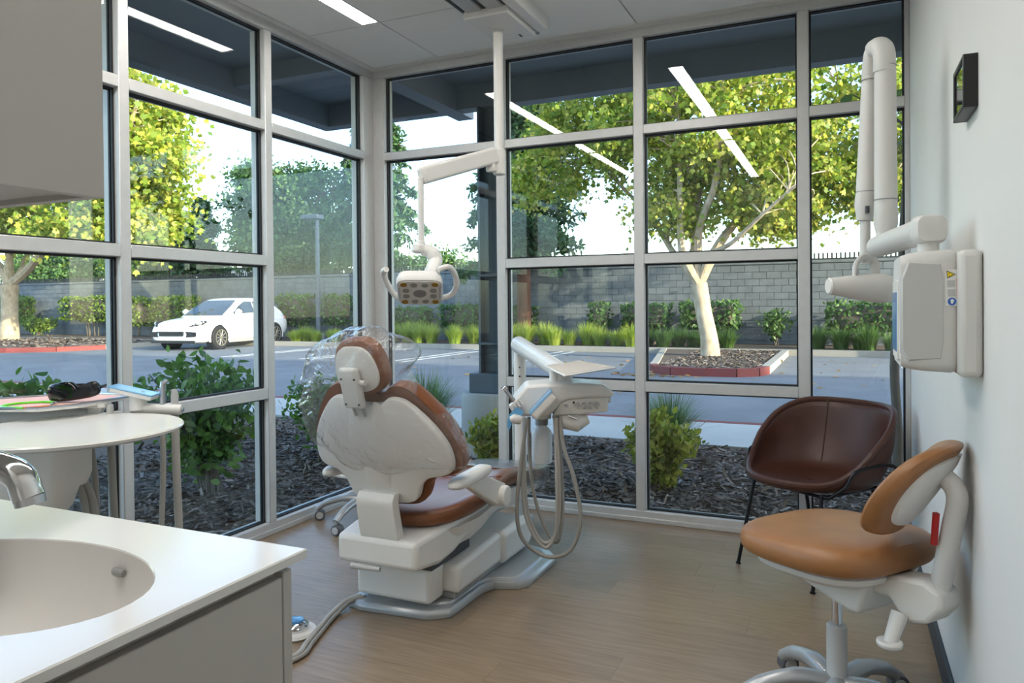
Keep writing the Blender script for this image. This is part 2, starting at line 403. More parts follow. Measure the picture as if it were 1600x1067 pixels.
w2 = window('window_2', (1.6, .05, 0), lambda s, d, z: (s, d, z),
       [(.083, .904, [U]), (.962, 1.771, [Lo, Mi, U]), (1.828, 2.642, [Lo, Mi, U]), (2.70, 3.138, [U])],
       [(-.105, .083), (.904, .962), (1.771, 1.828), (2.642, 2.70), (3.138, XR)], -.105, XR)
ym = [(-1.010, -.956), (-1.897, -1.845), (-2.786, -2.732), (-3.675, -3.62), (-4.565, -4.51)]
w1 = window('window_1', (-.05, -2.8, 0), lambda s, d, z: (-d, s, z),
       [(-.956, -.1056, [U]), (-1.845, -1.010, [Lo, Mi, U]), (-2.732, -1.897, [Lo, Mi, U]), (-3.62, -2.786, [Lo, Mi, U]), (-4.51, -3.675, [Lo, Mi, U]), (YB+.05, -4.565, [U])],
       [(-.1056, 0)] + ym + [(YB, YB+.05)], YB, 0)

# ------------------------------------------------------------------ the building outside: eaves, upper walls, added shade walls, column
rf = thing('roof', (0, 0, 3.2), None, None, kind='structure')
obj('soffit', MB().box((-1.72, -8, 3.2), (14, 1.72, 3.3)), 'soffit_paint', rf)
obj('fascia_board', MB().box((-1.72, 1.72, 2.99), (14, 1.86, 3.55)), 'soffit_paint', rf)
obj('fascia_board', MB().box((-1.86, -8, 2.99), (-1.72, 1.86, 3.55)), 'soffit_paint', rf)
obj('eave_beam', MB().box((-.46, .02, 2.98), (-.3, 2.05, 3.2)), 'soffit_paint', rf, label='dark outrigger beam under the eave')
obj('eave_beam', MB().box((-1.72, .5, 3.06), (-.46, .62, 3.2)), 'soffit_paint', rf)
obj('roof_deck', MB().box((-1.72, -8, 3.3), (14, 1.72, 3.5)), 'soffit_paint', rf)
obj('ceiling_light_box', MB().cbox((2.73, .75, 3.185), (.1, .1, .03)), 'dark_grey', rf)
obj('wall_upper', MB().box((-.1, -8, ZC+.12), (14, .1, 3.2)), 'stucco', kind='structure')
obj('wall_shade_low', MB().box((0, -8, 3.5), (18, .0, 5.0)), 'stucco', kind='structure')  # unseen upper wall, its height set for the shadow it casts outside
obj('wall_shade_high', MB().box((18, -8, 3.2), (60, .0, 8.7)), 'stucco', kind='structure')  # unseen taller mass, added to keep low sun off the island front
obj('wall_exterior', MB().box((XR+.15, -8, GZ), (60, .1, 3.2)), 'stucco', kind='structure')
obj('wall_plinth', MB().box((-.105, YB, GZ-.1), (XR+.15, .105, -.1)), 'stucco', kind='structure')

ct = thing('canopy_column', (.02, 1.79, GZ), 'dark steel eave column standing on a square plinth and round concrete pier', 'column')
obj('concrete_pier', MB().lathe([(.3, GZ-.05), (.3, .43), (.285, .47)], 32, (.02, 1.79, 0)), 'concrete', ct)
obj('plinth', MB().cbox((.02, 1.79, .555), (.34, .34, .17)), 'column_steel', ct, bevel=.006)
m = MB(); m.cbox(((.02)-.095, 1.79, 1.815), (.022, .2, 2.35)); m.cbox(((.02)+.095, 1.79, 1.815), (.022, .2, 2.35)); m.cbox((.02, 1.79, 1.815), (.17, .03, 2.35))
obj('column_shaft', m, 'column_steel', ct, bevel=.002)
obj('column_band', MB().cbox((.02, 1.79, 1.5), (.22, .21, .02)), 'column_steel', ct)
obj('column_band', MB().cbox((.02, 1.79, .9), (.22, .21, .02)), 'column_steel', ct)

# ------------------------------------------------------------------ grounds
obj('ground', MB().box((-90, -30, GZ-.4), (60, 90, GZ-.15)), 'mulch_ground', kind='structure')
obj('road', MB().box((-70, 4.18, GZ-.2), (40, 16.0, GZ-.0)), 'asphalt', kind='structure')
SWZ = GZ+.06                             # pavement and bed level
bed = obj('mulch_bed', MB().box((-12, -9, GZ-.1), (-.105, 2.74, SWZ-.02)).box((-.105, .105, GZ-.1), (30, 2.74, SWZ-.02)), 'mulch_ground', kind='structure')
sw = thing('sidewalk', (0, 3.4, GZ), None, None, kind='structure')
sm = mesh_from('slab', MB().box((-.5, -.64, -.12), (.5, .64, 0)).v, MB().box((0, 0, 0), (1, 1, 1)).f, 'concrete', 0)
for k in range(-16, 14):
    L = 1.5; piece('slab', sm, sw, (.72+k*L, 3.40, SWZ), sc=(L-.012, 1, 1))
kb = thing('kerb_near', (0, 4.1, GZ), None, None, kind='structure')
km = mesh_from('kerb_stone', MB().box((-.5, -.065, -.2), (.5, .065, 0)).v, MB().box((0, 0, 0), (1, 1, 1)).f, 'kerb_red', 0)
for k in range(-10, 9): piece('kerb_stone', km, kb, (.3+k*2.4, 4.12, SWZ), sc=(2.394, 1, 1))
kf = thing('kerb_far', (0, 15.9, GZ), None, None, kind='structure')
km2 = mesh_from('kerb_stone', MB().box((-.5, -.08, -.2), (.5, .08, 0)).v, MB().box((0, 0, 0), (1, 1, 1)).f, 'kerb_concrete', 0)
FZ = GZ+.15
for k in range(-12, 9):
    x = .3+k*2.4
    piece('kerb_stone', km2, kf, (x, 15.6, FZ), sc=(2.394, 1, 1))
obj('planting_strip', MB().box((-60, 15.68, GZ-.2), (30, 18.5, FZ-.02)), 'mulch_ground', kind='structure')
# tree island on the right, red front kerb
isl = thing('kerb_island', (.3, 12.5, GZ), None, None, kind='structure')
def kerb_run(path, m, parent, n='kerb_stone', w=.15):
    for i in range(len(path)-1):
        a, b = Vector(path[i]), Vector(path[i+1]); d = b-a; L = d.length
        me = mesh_from(n, MB().box((-L/2-.01, -w/2, -.2), (L/2+.01, w/2, 0)).v, MB().box((0, 0, 0), (1, 1, 1)).f, m, 0)
        piece(n, me, parent, ((a.x+b.x)/2, (a.y+b.y)/2, FZ), (0, 0, math.atan2(d.y, d.x)))
IA = [(-1.55, 15.5), (-.75, 11.2), (-.62, 10.4)]; IB = [(-.62, 10.4), (-.45, 9.95), (-.1, 9.72), (.55, 9.7), (1.05, 9.75), (1.38, 10.0), (1.5, 10.45)]; IC = [(1.5, 10.45), (1.5, 13), (1.5, 15.5)]
kerb_run([(x, y, 0) for x, y in IA], 'kerb_concrete', isl); kerb_run([(x, y, 0) for x, y in IB], 'kerb_red', isl); kerb_run([(x, y, 0) for x, y in IC], 'kerb_concrete', isl)
obj('island_bed', MB().prism(IA+IB[1:]+IC[1:], GZ-.1, FZ-.03), 'mulch_ground', kind='structure', smooth=0)
isl2 = thing('kerb_island', (-24, 12, GZ), None, None, kind='structure')
J = [(-19.1, 15.5), (-19.05, 12.2)]; J2 = [(-19.05, 12.2), (-19.5, 10.9), (-20.6, 10.1), (-23, 9.3), (-30, 9.0), (-37, 9.0)]
kerb_run([(x, y, 0) for x, y in J], 'kerb_concrete', isl2); kerb_run([(x, y, 0) for x, y in J2], 'kerb_red', isl2)
obj('island_bed', MB().prism(J+J2[1:]+[(-37, 15.5)], GZ-.1, FZ-.03), 'mulch_ground', kind='structure', smooth=0)
for k, x in enumerate((-12.6, -12.25, -9.9, -9.55, -7.2, -6.85, -4.5, -4.15, 3.9, 6.6)):
    obj('parking_line', MB().box((x, 10.8, GZ-.001), (x+.1, 15.5, GZ+.004)), 'paint_white', kind='structure')

# block wall with courses
bw = thing('block_wall', (-14, 18.6, GZ), 'long grey concrete block wall topped with a dark picket rail', 'wall')
X0, X1, YW, BH, BL = -52., 14., 18.6, .203, .406
obj('wall_core', MB().box((X0, YW, GZ-.1), (X1, YW+.2, GZ+12*BH+.02)), 'mortar', bw)
bmsh = mesh_from('block', MB().box((-BL/2+.006, -.03, -BH/2+.006), (BL/2-.006, .02, BH/2-.006)).v, MB().box((0, 0, 0), (1, 1, 1)).f, 'block_grey', 0)
stuff = MB(); cnt = 0
for c in range(12):
    nb = int((X1-X0)/BL)
    for i in range(nb):
        x = X0+(i+.5+(c % 2)*.5)*BL; z = GZ+(c+.5)*BH
        if c >= 3 and -9.6 < x < 4.2 and cnt < 300:
            piece('block', bmsh, bw, (x, YW, z)); cnt += 1
        else: stuff.box((x-BL/2+.006, YW-.03, z-BH/2+.006), (x+BL/2-.006, YW+.02, z+BH/2-.006))
obj('block_courses', stuff, 'block_grey', bw, kind='stuff', smooth=0, fix=False)
obj('coping', MB().box((X0, YW-.05, GZ+12*BH+.02), (X1, YW+.25, GZ+12*BH+.1)), 'block_grey', bw)
fz = GZ+12*BH+.1
pk = MB()
for i in range(int((X1-X0)/.115)): x = X0+i*.115; pk.box((x, YW+.08, fz), (x+.045, YW+.11, fz+.2))
obj('pickets', pk, 'fence_dark', bw, kind='stuff', smooth=0, fix=False)
obj('rail', MB().box((X0, YW+.07, fz+.0), (X1, YW+.12, fz+.05)), 'fence_dark', bw)
# ------------------------------------------------------------------ dental chair
CX = 1.215
ch = thing('dental_chair', (CX, -1.2, 0), 'white dental chair with caramel brown leather upholstery on a grey base', 'dental chair')
bo = [(.98, -1.62), (1.05, -1.645), (1.36, -1.615), (1.43, -1.56), (1.435, -1.29), (1.46, -1.23), (1.56, -1.19), (1.59, -1.14), (1.59, -.80), (1.54, -.74), (1.42, -.70), (1.05, -.70), (.93, -.74), (.9, -.8), (.9, -1.14), (.96, -1.23), (.97, -1.29)]
obj('base_plate', MB().stack(bo, [(1, 0), (1, .02), (.975, .035), (.9, .04), (.88, .05)], lambda u, w, h: (u, w, h), (1.24, -1.17)), 'base_silver', ch, bevel=.004)
obj('base_rail', MB().box((1.0, -1.5, .045), (1.42, -.74, .085)), 'mid_grey', ch, bevel=.012)
obj('rear_cover', MB().box((1.02, -1.62, .06), (1.37, -1.5, .205)), 'white_plastic', ch, bevel=.018, seg=3)
def sect(pts, y0, y1, name, m, bev=.02):
    return obj(name, MB().add([(x, y, z) for (y, x0, x1, z0, z1) in pts for (x, z) in ((x0, z0), (x1, z0), (x1, z1), (x0, z1))],
        [(0, 3, 2, 1)] + [(i*4+j, i*4+(j+1) % 4, i*4+4+(j+1) % 4, i*4+4+j) for i in range(len(pts)-1) for j in range(4)] + [[(len(pts)-1)*4+j for j in range(4)]]), m, ch, bevel=bev, seg=3)
sect([(-1.51, 1.04, 1.44, .075, .19), (-1.1, 1.04, 1.44, .075, .215)], 0, 0, 'lift_cover', 'white_plastic', .022)
sect([(-1.095, 1.03, 1.45, .06, .21), (-.82, 1.03, 1.45, .06, .215), (-.70, 1.06, 1.42, .06, .17)], 0, 0, 'front_cover', 'white_plastic', .026)
sect([(-1.745, 1.02, 1.385, .235, .345), (-1.60, 1.01, 1.41, .225, .365), (-1.5, 1.01, 1.42, .245, .38), (-1.2, 1.02, 1.43, .345, .395)], 0, 0, 'seat_carriage', 'white_plastic', .02)
obj('lift_joint', MB().box((1.1, -1.62, .2), (1.38, -1.3, .24)), 'dark_grey', ch)
obj('release_lever', MB().cyl((1.1, -1.76, .232), (1.22, -1.74, .225), .012, .009), 'light_grey', ch)
# seat and leg rest, one long cushion that dips at the knee
so_ = [(.0, -1.66), (.12, -1.655), (.21, -1.61), (.25, -1.52), (.265, -1.35), (.255, -1.18), (.235, -1.02), (.225, -.85), (.22, -.66), (.205, -.47), (.16, -.41), (0, -.40)]
so_ = so_ + [(-x, y) for x, y in so_[::-1][1:-1]]
def sz(y): return .43 + .035*math.exp(-((y+1.0)/.18)**2) - (0 if y < -.95 else (y+.95)*.10)
seat = obj('seat', MB().stack(so_, [(.3, -.085), (.86, -.085), (.97, -.06), (1, -.035), (.985, -.012), (.93, 0), (.8, .006), (.4, -.004), (.05, -.006)],
    lambda u, w, h: (CX+u, w, sz(w)+h + .02*max(0, abs(u)-.12)/.12), (0, -1.12)), 'leather_tan', ch, sub=1)
for pts in ([(-.235, -1.12), (0, -1.115), (.235, -1.12)], [(-.2, -.86), (0, -.855), (.2, -.86)]):
    obj('seam', MB().tube([(CX+u, y, sz(y)+.002 + .02*max(0, abs(u)-.12)/.12) for u, y in catmull([(a, b, 0) for a, b in pts], 8) for u, y in [(u, y)]] if False else [(CX+p.x, p.y, sz(p.y)+.001+.02*max(0, abs(p.x)-.12)/.12) for p in catmull([(a, b, 0) for a, b in pts], 10)], .0035, 6), 'leather_tan', seat)
sh_ = [(u*.9, w*1.0) for u, w in so_ if w < -.6] 
obj('seat_shell', MB().stack([(u, w) for u, w in so_], [(.45, -.20), (.7, -.18), (.86, -.11), (.9, -.08), (.6, -.07)], lambda u, w, h: (CX+u, w, sz(w)+h if h > -.15 else max(.25, sz(w)+h)), (0, -1.3)), 'white_plastic', ch)
obj('foot_cover', MB().stack([(u*1.02, w) for u, w in so_ if w > -.9], [(.3, -.09), (.95, -.088), (1.02, -.04), (1.0, .004), (.85, .013), (.3, .013)], lambda u, w, h: (CX+u, w, sz(w)+h), (0, -.68)), 'clear_film', ch, label='clear plastic sleeve over the leg rest end')
# backrest
TILT = (0, -.29, .957); NB = Vector((0, -.957, -.29))       # NB points to the rear (towards the camera)
BO = Vector((CX, -1.685, .45))
def bk(u, w, h):
    k = .38*u*u
    return BO + Vector((u, 0, 0)) + Vector(TILT)*w + NB*(h-k)
half = [(0, .445), (.065, .447), (.095, .466), (.135, .468), (.175, .45), (.225, .40), (.27, .34), (.303, .275), (.314, .21), (.302, .165), (.26, .148), (.212, .14), (.176, .11), (.16, .07), (.14, .042), (.1, .03), (0, .026)]
def dense(h, n=3):
    P = [(x, y, 0) for x, y in h]; P = catmull(P, n); r = [(p.x, p.y) for p in P]
    return r + [(-x, y) for x, y in r[::-1][1:-1]]
sho = dense(half)
obj('back_shell', MB().stack(sho, [(1.0, -.022), (1.0, -.008), (.985, .002), (.95, .006), (.7, .012), (.35, .02), (.05, .022)], bk, (0, .25)), 'white_plastic', ch)
obj('back_ridge', MB().stack([(u*.42, .06+w*.85) for u, w in sho], [(1., .008), (.8, .020), (.5, .026), (.1, .027)], bk, (0, .22)), 'white_plastic', ch, smooth=70)
obj('backrest', MB().stack([(u*1.09, .25+(w-.25)*(1.2 if w > .25 else 1.1)) for u, w in sho], [(.9, -.03), (.985, -.026), (1.0, -.042), (1.0, -.075), (.97, -.098), (.85, -.11), (.5, -.10), (.1, -.095)], bk, (0, .25)), 'leather_tan', ch)
yk = catmull([bk(0, .085, .02), bk(0, .06, .045), (CX, -1.735, .43), (CX, -1.715, .35), (CX, -1.69, .33)], 6)
m = MB(); n = len(yk); vs = []
for i, p in enumerate(yk):
    w = .082+.008*i/n; t = .022
    vs += [(p.x-w, p.y-t, p.z), (p.x+w, p.y-t, p.z), (p.x+w, p.y+t, p.z), (p.x-w, p.y+t, p.z)]
m.add(vs, [(0, 1, 2, 3)]+[(i*4+j, i*4+(j+1) % 4, i*4+4+(j+1) % 4, i*4+4+j) for i in range(n-1) for j in range(4)]+[[(n-1)*4+j for j in range(4)]])
obj('back_support', m, 'white_plastic', ch, bevel=.01, seg=3)
# headrest
hh = [(0, .70), (.045, .696), (.078, .672), (.098, .63), (.108, .58), (.103, .535), (.08, .505), (.042, .49), (0, .487)]
ho = dense(hh)
hr = obj('headrest', MB().stack(ho, [(.9, .0), (1.0, -.008), (1.03, -.03), (1.0, -.06), (.8, -.075), (.1, -.08)], lambda u, w, h: bk(u, w, h+.012), (0, .595)), 'leather_tan', ch)
obj('headrest_shell', MB().stack([(u*.88, .585+(w-.585)*.84) for u, w in ho], [(1, -.01), (.98, .006), (.8, .012), (.1, .014)], lambda u, w, h: bk(u, w, h+.016), (0, .585)), 'white_plastic', hr)
m = MB(); m.add([bk(u-.012, w, h) for h in (.03, .062) for u, w in ((-.045, .45), (.045, .45), (.04, .61), (-.04, .61))], [(0, 1, 2, 3), (4, 5, 6, 7), (0, 1, 5, 4), (1, 2, 6, 5), (2, 3, 7, 6), (3, 0, 4, 7)])
obj('headrest_bracket', m, 'white_plastic', hr, bevel=.012, seg=3)
for u, w in ((-.04, .57), (.018, .57), (-.04, .47), (.018, .47)): obj('screw', MB().cyl(bk(u, w, .06), bk(u, w, .065), .004, n=8), 'dark_grey', hr)
for u in (-.03, .012): obj('headrest_bar', MB().cyl(bk(u, .455, .04), bk(u, .41, .03), .006, n=8), 'steel', hr)
obj('release_knob', MB().cyl(bk(.03, .55, .045), bk(.052, .55, .045), .011, n=12), 'white_plastic', hr)
# arm rests
for s in (1, -1):
    X = CX + s*.295
    ar = obj('armrest', MB().stack([(u, w) for u, w in dense([(0, .15), (.022, .146), (.034, .12), (.038, 0), (.036, -.1), (.026, -.15), (0, -.165)], 2)], [(.5, -.02), (.92, -.02), (1, -.006), (.96, .012), (.8, .02), (.1, .024)],
        lambda u, w, h: (X+u+s*.0, -1.53+w, .565+h+.1*max(0, w)*.4+.02*w), (0, 0)), 'unit_plastic', ch, sub=1)
    m = MB(); m.add([(X+a, y, z) for a in (-.02, .02) for y, z in ((-1.6, .55), (-1.43, .552), (-1.24, .475), (-1.25, .40), (-1.33, .40))], [(0, 1, 2, 3, 4), (9, 8, 7, 6, 5)]+[(i, (i+1) % 5, 5+(i+1) % 5, 5+i) for i in range(5)])
    obj('arm_bracket', m, 'unit_plastic', ar, bevel=.008)
    obj('arm_pivot', MB().cyl((X-.03*s, -1.28, .432), (X+.045*s, -1.28, .432), .046, .044, 24), 'unit_plastic', ar, bevel=.006)
    obj('arm_link', MB().box((min(X, X-.12*s), -1.31, .405), (max(X, X-.12*s), -1.25, .45)), 'light_grey', ar, bevel=.006)
# headrest plastic cover
rn = np.random.RandomState(3)
co = [(0, .725), (.05, .73), (.11, .70), (.20, .675), (.225, .62), (.17, .55), (.22, .44), (.30, .36), (.345, .25), (.34, .185), (.2, .19), (.05, .16), (-.1, .165), (-.2, .20), (-.3, .26), (-.345, .34), (-.335, .43), (-.30, .50), (-.27, .58), (-.20, .66), (-.11, .70), (-.05, .725)]
co = [(p.x, p.y) for p in catmull([(a, b, 0) for a, b in co+[co[0]]], 5)[:-1]]
def ridge(u, w, k): return 1-abs(mnoise.noise(Vector((u*k, w*k*.8, 3.7+k))))*2
def covb(u, w, h):
    r = .55*ridge(u, w, 9)+.3*ridge(u, w, 19)+.15*ridge(u, w, 40)
    e = min(1, max(0, (math.hypot(u/.3, (w-.45)/.28)-.55)/.45))       # looser towards the edge
    off = (r-.6)*(.008+.026*e)
    if h < 0: off = -off*.6
    return bk(u*(1+.05*e*(r-.5)), w+.012*e*(r-.5), h+off)
cvp = [(.02, -.118), (.3, -.122), (.55, -.122), (.75, -.12), (.88, -.112), (.97, -.09), (1.02, -.05), (1.02, -.01), (.99, .022), (.95, .034), (.9, .04), (.83, .046), (.75, .052), (.66, .058), (.56, .064), (.45, .07), (.33, .074), (.2, .076), (.04, .076)]
cv = MB().stack(co, cvp, covb, (.0, .5))
obj('plastic_headrest_cover', cv, 'clear_plastic', label='crinkled clear plastic cover slipped over the dental chair headrest', cat='plastic cover', fix=True, smooth=0)
# supply hose
hp = [(1.03, -1.60, .045), (.985, -1.64, .03), (.985, -1.74, .014), (1.02, -1.86, .011), (1.06, -1.98, .011), (1.088, -2.06, .011), (1.06, -2.16, .011), (.98, -2.22, .011)]
hs = thing('supply_hose', (1.0, -1.8, 0), 'pair of pale hoses lying on the floor from the dental chair base', 'hose')
obj('hose', MB().tube(catmull(hp, 8), .0105, 10), 'hose_pale', hs); obj('hose', MB().tube(catmull([(x+.02, y+.006, z*.95) for x, y, z in hp], 8), .008, 10), 'hose_grey', hs)
fp = atZ(462, 990, 0)
pd = thing('foot_control', (fp.x, fp.y, 0), 'round chrome foot control with blue cap on the floor behind the sink counter', 'foot control')
obj('control_disc', MB().lathe([(.075, 0), (.082, .008), (.075, .018), (.03, .022)], 32, (fp.x, fp.y, 0)), 'unit_plastic', pd)
obj('control_dome', MB().lathe([(.05, .018), (.05, .035), (.035, .048), (.0, .05)], 28, (fp.x, fp.y, 0)), 'chrome', pd)
obj('control_cap', MB().lathe([(.03, .045), (.03, .056), (.0, .06)], 20, (fp.x, fp.y, 0)), 'screen_blue', pd)

# ------------------------------------------------------------------ casters / star base used by both stools
def star_base(root, c, r, zt, n, a0, m, r_up=.018):
    for k in range(n):
        a = a0+2*PI*k/n; d = Vector((math.cos(a), math.sin(a), 0)); c0 = Vector((c[0], c[1], 0))
        P = catmull([c0+d*.02+Vector((0, 0, zt+.0)), c0+d*.12+Vector((0, 0, zt+.012)), c0+d*(r*.8)+Vector((0, 0, zt-.015)), c0+d*r+Vector((0, 0, zt-.05))], 5)
        lg = obj('base_leg', MB().tube(P, [r_up*1.25]*6+[r_up*1.1]*5+[r_up]*5, 10, sx=1.15), m, root)
        e = c0+d*r; ca_ = 1.9+.35*math.sin(3*a+c[0]*9); sd = Vector((math.cos(ca_), math.sin(ca_), 0))
        fw = sd.cross(Vector((0, 0, 1)))
        ca = obj('caster', MB().tube([e+fw*.012-sd*.022+Vector((0, 0, .03)), e+fw*.012+sd*.022+Vector((0, 0, .03))], .03, 20), 'caster_grey', lg, bevel=.004)
        for s in (-1, 1):
            obj('caster_hub', MB().tube([e+fw*.012+sd*s*.020+Vector((0, 0, .03)), e+fw*.012+sd*s*.025+Vector((0, 0, .03))], .02, 16), 'light_grey', lg)
        obj('caster_stem', MB().cyl(e+Vector((0, 0, .03)), e+Vector((0, 0, zt-.045)), .011, n=10), m, lg)

# ------------------------------------------------------------------ assistant stool behind the dental chair
ac = (.331, -.589)
st = thing('assistant_stool', (ac[0], ac[1], 0), 'assistant stool on five casters tucked behind the dental chair by the side window', 'stool')
star_base(st, ac, .2875, .12, 5, R(199.3), 'base_silver')
obj('gas_column', MB().lathe([(.032, .07), (.032, .26), (.02, .27), (.014, .28), (.014, .42)], 20, (ac[0], ac[1], 0)), 'base_silver', st)
q = atZ(545, 760, .33)
ring = [(ac[0]+.2*math.cos(a), ac[1]-.02+.17*math.sin(a), .30) for a in [R(x) for x in range(100, 441, 20)]]
obj('foot_ring', MB().tube(catmull(ring, 4), .014, 10), 'unit_plastic', st)
m = MB()
for a in (R(0), R(120), R(240)): m.cyl((ac[0], ac[1], .27), (ac[0]+.2*math.cos(a), ac[1]-.02+.17*math.sin(a), .30), .008, n=8)
obj('ring_spoke', m, 'unit_plastic', st)
obj('seat', MB().lathe([(.08, .42), (.16, .425), (.185, .445), (.18, .47), (.12, .485), (0, .488)], 32, (ac[0]+.1, ac[1]+.05, 0)), 'leather_tan', st)

# ------------------------------------------------------------------ operator stool in the foreground
SX_, SY_ = 2.838, -1.71
os_ = thing('operator_stool', (SX_, SY_, 0), 'tan leather operator stool with curved backrest on a grey column by the right-hand wall', 'stool')
star_base(os_, (SX_, SY_), .28, .105, 5, R(198), 'base_silver', .021)
obj('gas_column', MB().lathe([(.036, .05), (.034, .11), (.029, .12), (.029, .275), (.024, .28)], 24, (SX_, SY_, 0)), 'light_grey', os_)
obj('gas_piston', MB().lathe([(.0155, .28), (.0155, .45)], 20, (SX_, SY_, 0)), 'chrome', os_)
SR = Matrix.Translation((SX_, SY_, 0)) @ Matrix.Rotation(R(-38), 4, 'Z')
def sp(x, y, z): return SR @ Vector((x, y, z))
# local: -x is the front of the seat, +x the back
ost = []
for i in range(48):
    t_ = 2*PI*i/48; c_, s_ = math.cos(t_), math.sin(t_); k_ = (abs(c_)**3.1+abs(s_)**3.1)**(-1/3.1); ost.append((k_*c_*(.235 if c_ > 0 else .25), k_*s_*.245))
obj('seat', MB().stack(ost, [(.3, .0), (.86, .0), (.965, .012), (1, .036), (.985, .062), (.93, .08), (.75, .092), (.4, .092), (.05, .09)],
    lambda u, w, h: sp(u, w, .487+h + .012*(u/.24)), (0, 0)), 'leather_stool', os_, sub=1)
obj('seat_pan', MB().stack([(u*.84, w*.80) for u, w in ost], [(.93, .006), (1.0, -.006), (.97, -.022), (.75, -.045), (.3, -.05)], lambda u, w, h: sp(u, w, .487+h + .012*(u/.24)), (0, 0)), 'unit_plastic', os_)
def sprism(name, pts, y0, y1, m, par, bev=.01, **kw):
    k = len(pts); return obj(name, MB().add([sp(x, y, z) for y in (y0, y1) for x, z in pts], [tuple(range(k)), tuple(range(2*k-1, k-1, -1))]+[(i, (i+1) % k, k+(i+1) % k, k+i) for i in range(k)]), m, par, bevel=bev, seg=3, **kw)
sprism('tilt_housing', ((-.20, .475), (-.13, .425), (.10, .372), (.14, .375), (.16, .47)), -.085, .085, 'unit_plastic', os_, .014)
sprism('back_bracket', ((.13, .47), (.22, .505), (.30, .515), (.345, .495), (.35, .455), (.31, .405), (.25, .385), (.225, .41), (.2, .44), (.15, .43)), -.045, .045, 'unit_plastic', os_, .012)
kc_ = CAM + ray(1390, 1006)*1.95; kt = CAM + ray(1406, 958)*1.97
kn = obj('adjust_knob', MB().tube([kc_-Vector((0, 0, .008)), kc_+Vector((0, 0, .01))], [.03, .034], 20), 'white_plastic', os_, bevel=.006)
obj('knob_shaft', MB().tube([kc_, kt], [.017, .022], 14), 'unit_plastic', kn)
obj('height_lever', MB().tube(catmull([sp(-.02, .08, .44), sp(-.02, .18, .43), sp(-.02, .25, .435)], 4), .008, 8), 'light_grey', os_)
pp = [sp(.31, 0, .455), sp(.332, 0, .57), sp(.354, 0, .68), sp(.364, 0, .735), sp(.355, 0, .768), sp(.325, 0, .788), sp(.26, 0, .79)]
obj('back_post', MB().tube(catmull(pp, 5), .0255, 16), 'xray_grey', os_)
# curved backrest pad: outline in (lateral u, height w), bent round the sitter
bpo = [(p.x, p.y) for p in catmull([(a, b, 0) for a, b in ((.0, .15), (.085, .144), (.145, .1), (.168, 0), (.145, -.1), (.085, -.144), (0, -.15))], 4)]; bpo = bpo+[(-x, y) for x, y in bpo[::-1][1:-1]]
BPM = SR @ Matrix.Translation((.272, 0, .748)) @ Matrix.Rotation(R(20), 4, 'Z')
def bp_(u, w, h): return BPM @ Vector((-h-2.1*u*u+w*math.sin(R(31)), u, w*math.cos(R(31))))
obj('backrest', MB().stack(bpo, [(.75, -.022), (.93, -.024), (1, -.01), (1, .02), (.93, .036), (.6, .044), (.1, .044)], bp_, (0, 0)), 'leather_stool', os_, sub=1)
obj('back_shell', MB().stack([(u*.80, w*.76) for u, w in bpo], [(1, -.018), (.98, -.030), (.7, -.036), (.1, -.038)], bp_, (0, 0)), 'white_plastic', os_)
t = CAM + ray(1461, 826)*1.90
obj('tag', MB().cbox((t.x, t.y, t.z), (.012, .012, .085), R(30), R(6)), 'red_plastic', os_, label='red tag hanging behind the backrest')

# ------------------------------------------------------------------ brown leather tub chair
AM = Matrix.Translation((2.72, -.40, 0)) @ Matrix.Rotation(math.atan2(-.80, -.60)+PI/2, 4, 'Z')   # local -y is the front
tub = thing('tub_chair', (2.72, -.40, 0), 'dark brown leather tub armchair on thin black metal legs in the window corner', 'armchair')
def tb(x, y, z): return AM @ Vector((x, y, z))
N = 56; prof = [0, .2, .4, .55, .66, .73, .8, .87, .94, 1.0]
vs = []; fs = []
def rimz(t):                              # t: angle, pi/2 = back
    s = math.sin(t); a = max(0, min(1, (s+.75)/1.6)); a = a*a*(3-2*a); return .445+.305*a
for i, p in enumerate(prof):
    for j in range(N):
        t = 2*PI*j/N; cx, sy = math.cos(t), math.sin(t)
        rx, ry = (.33, .30 if sy > 0 else .285)
        e = 2.15; k = (abs(cx)**e+abs(sy)**e)**(-1/e)
        fl_ = 0.42 + .012*p - .02*(1-p); rz = rimz(t)
        q = max(0, (p-.55)/.45); rise = q**1.8
        rad = (.15+.85*min(1, p/.72)**.8) if p > 0 else .0
        rad = p**.75*1.13 if p < .66 else 1.13*.66**.75 + (1-1.13*.66**.75)*(1-(1-(p-.66)/.34)**2)
        back = .05*rise*(sy if sy > 0 else 0)
        tp_ = 1-.26*max(0, min(1, (.10-ry*k*sy)/.36))**1.2
        vs.append(tb(rx*k*cx*rad*tp_, ry*k*sy*rad+back, .405+ .02*p + (rz-.425)*rise))
fs = [(i*N+j, i*N+(j+1) % N, (i+1)*N+(j+1) % N, (i+1)*N+j) for i in range(len(prof)-1) for j in range(N)]
obj('shell', MB().add(vs, fs), 'leather_brown', tub, solid=.028, sub=1)
rim = [vs[(len(prof)-1)*N+j] for j in range(N)]+[vs[(len(prof)-1)*N]]
obj('rim_piping', MB().tube(rim, .015, 8, caps=False), 'leather_brown', tub)
obj('back_seam', MB().tube([vs[i*N+int(N*.335)]+ (AM.to_3x3() @ Vector((0, -.016, .004))) for i in range(4, len(prof))], .0035, 6), 'leather_brown', tub)
obj('seat_seam', MB().tube([vs[4*N+j]+Vector((0, 0, .016)) for j in range(2, N//2-1)], .0035, 6), 'leather_brown', tub)
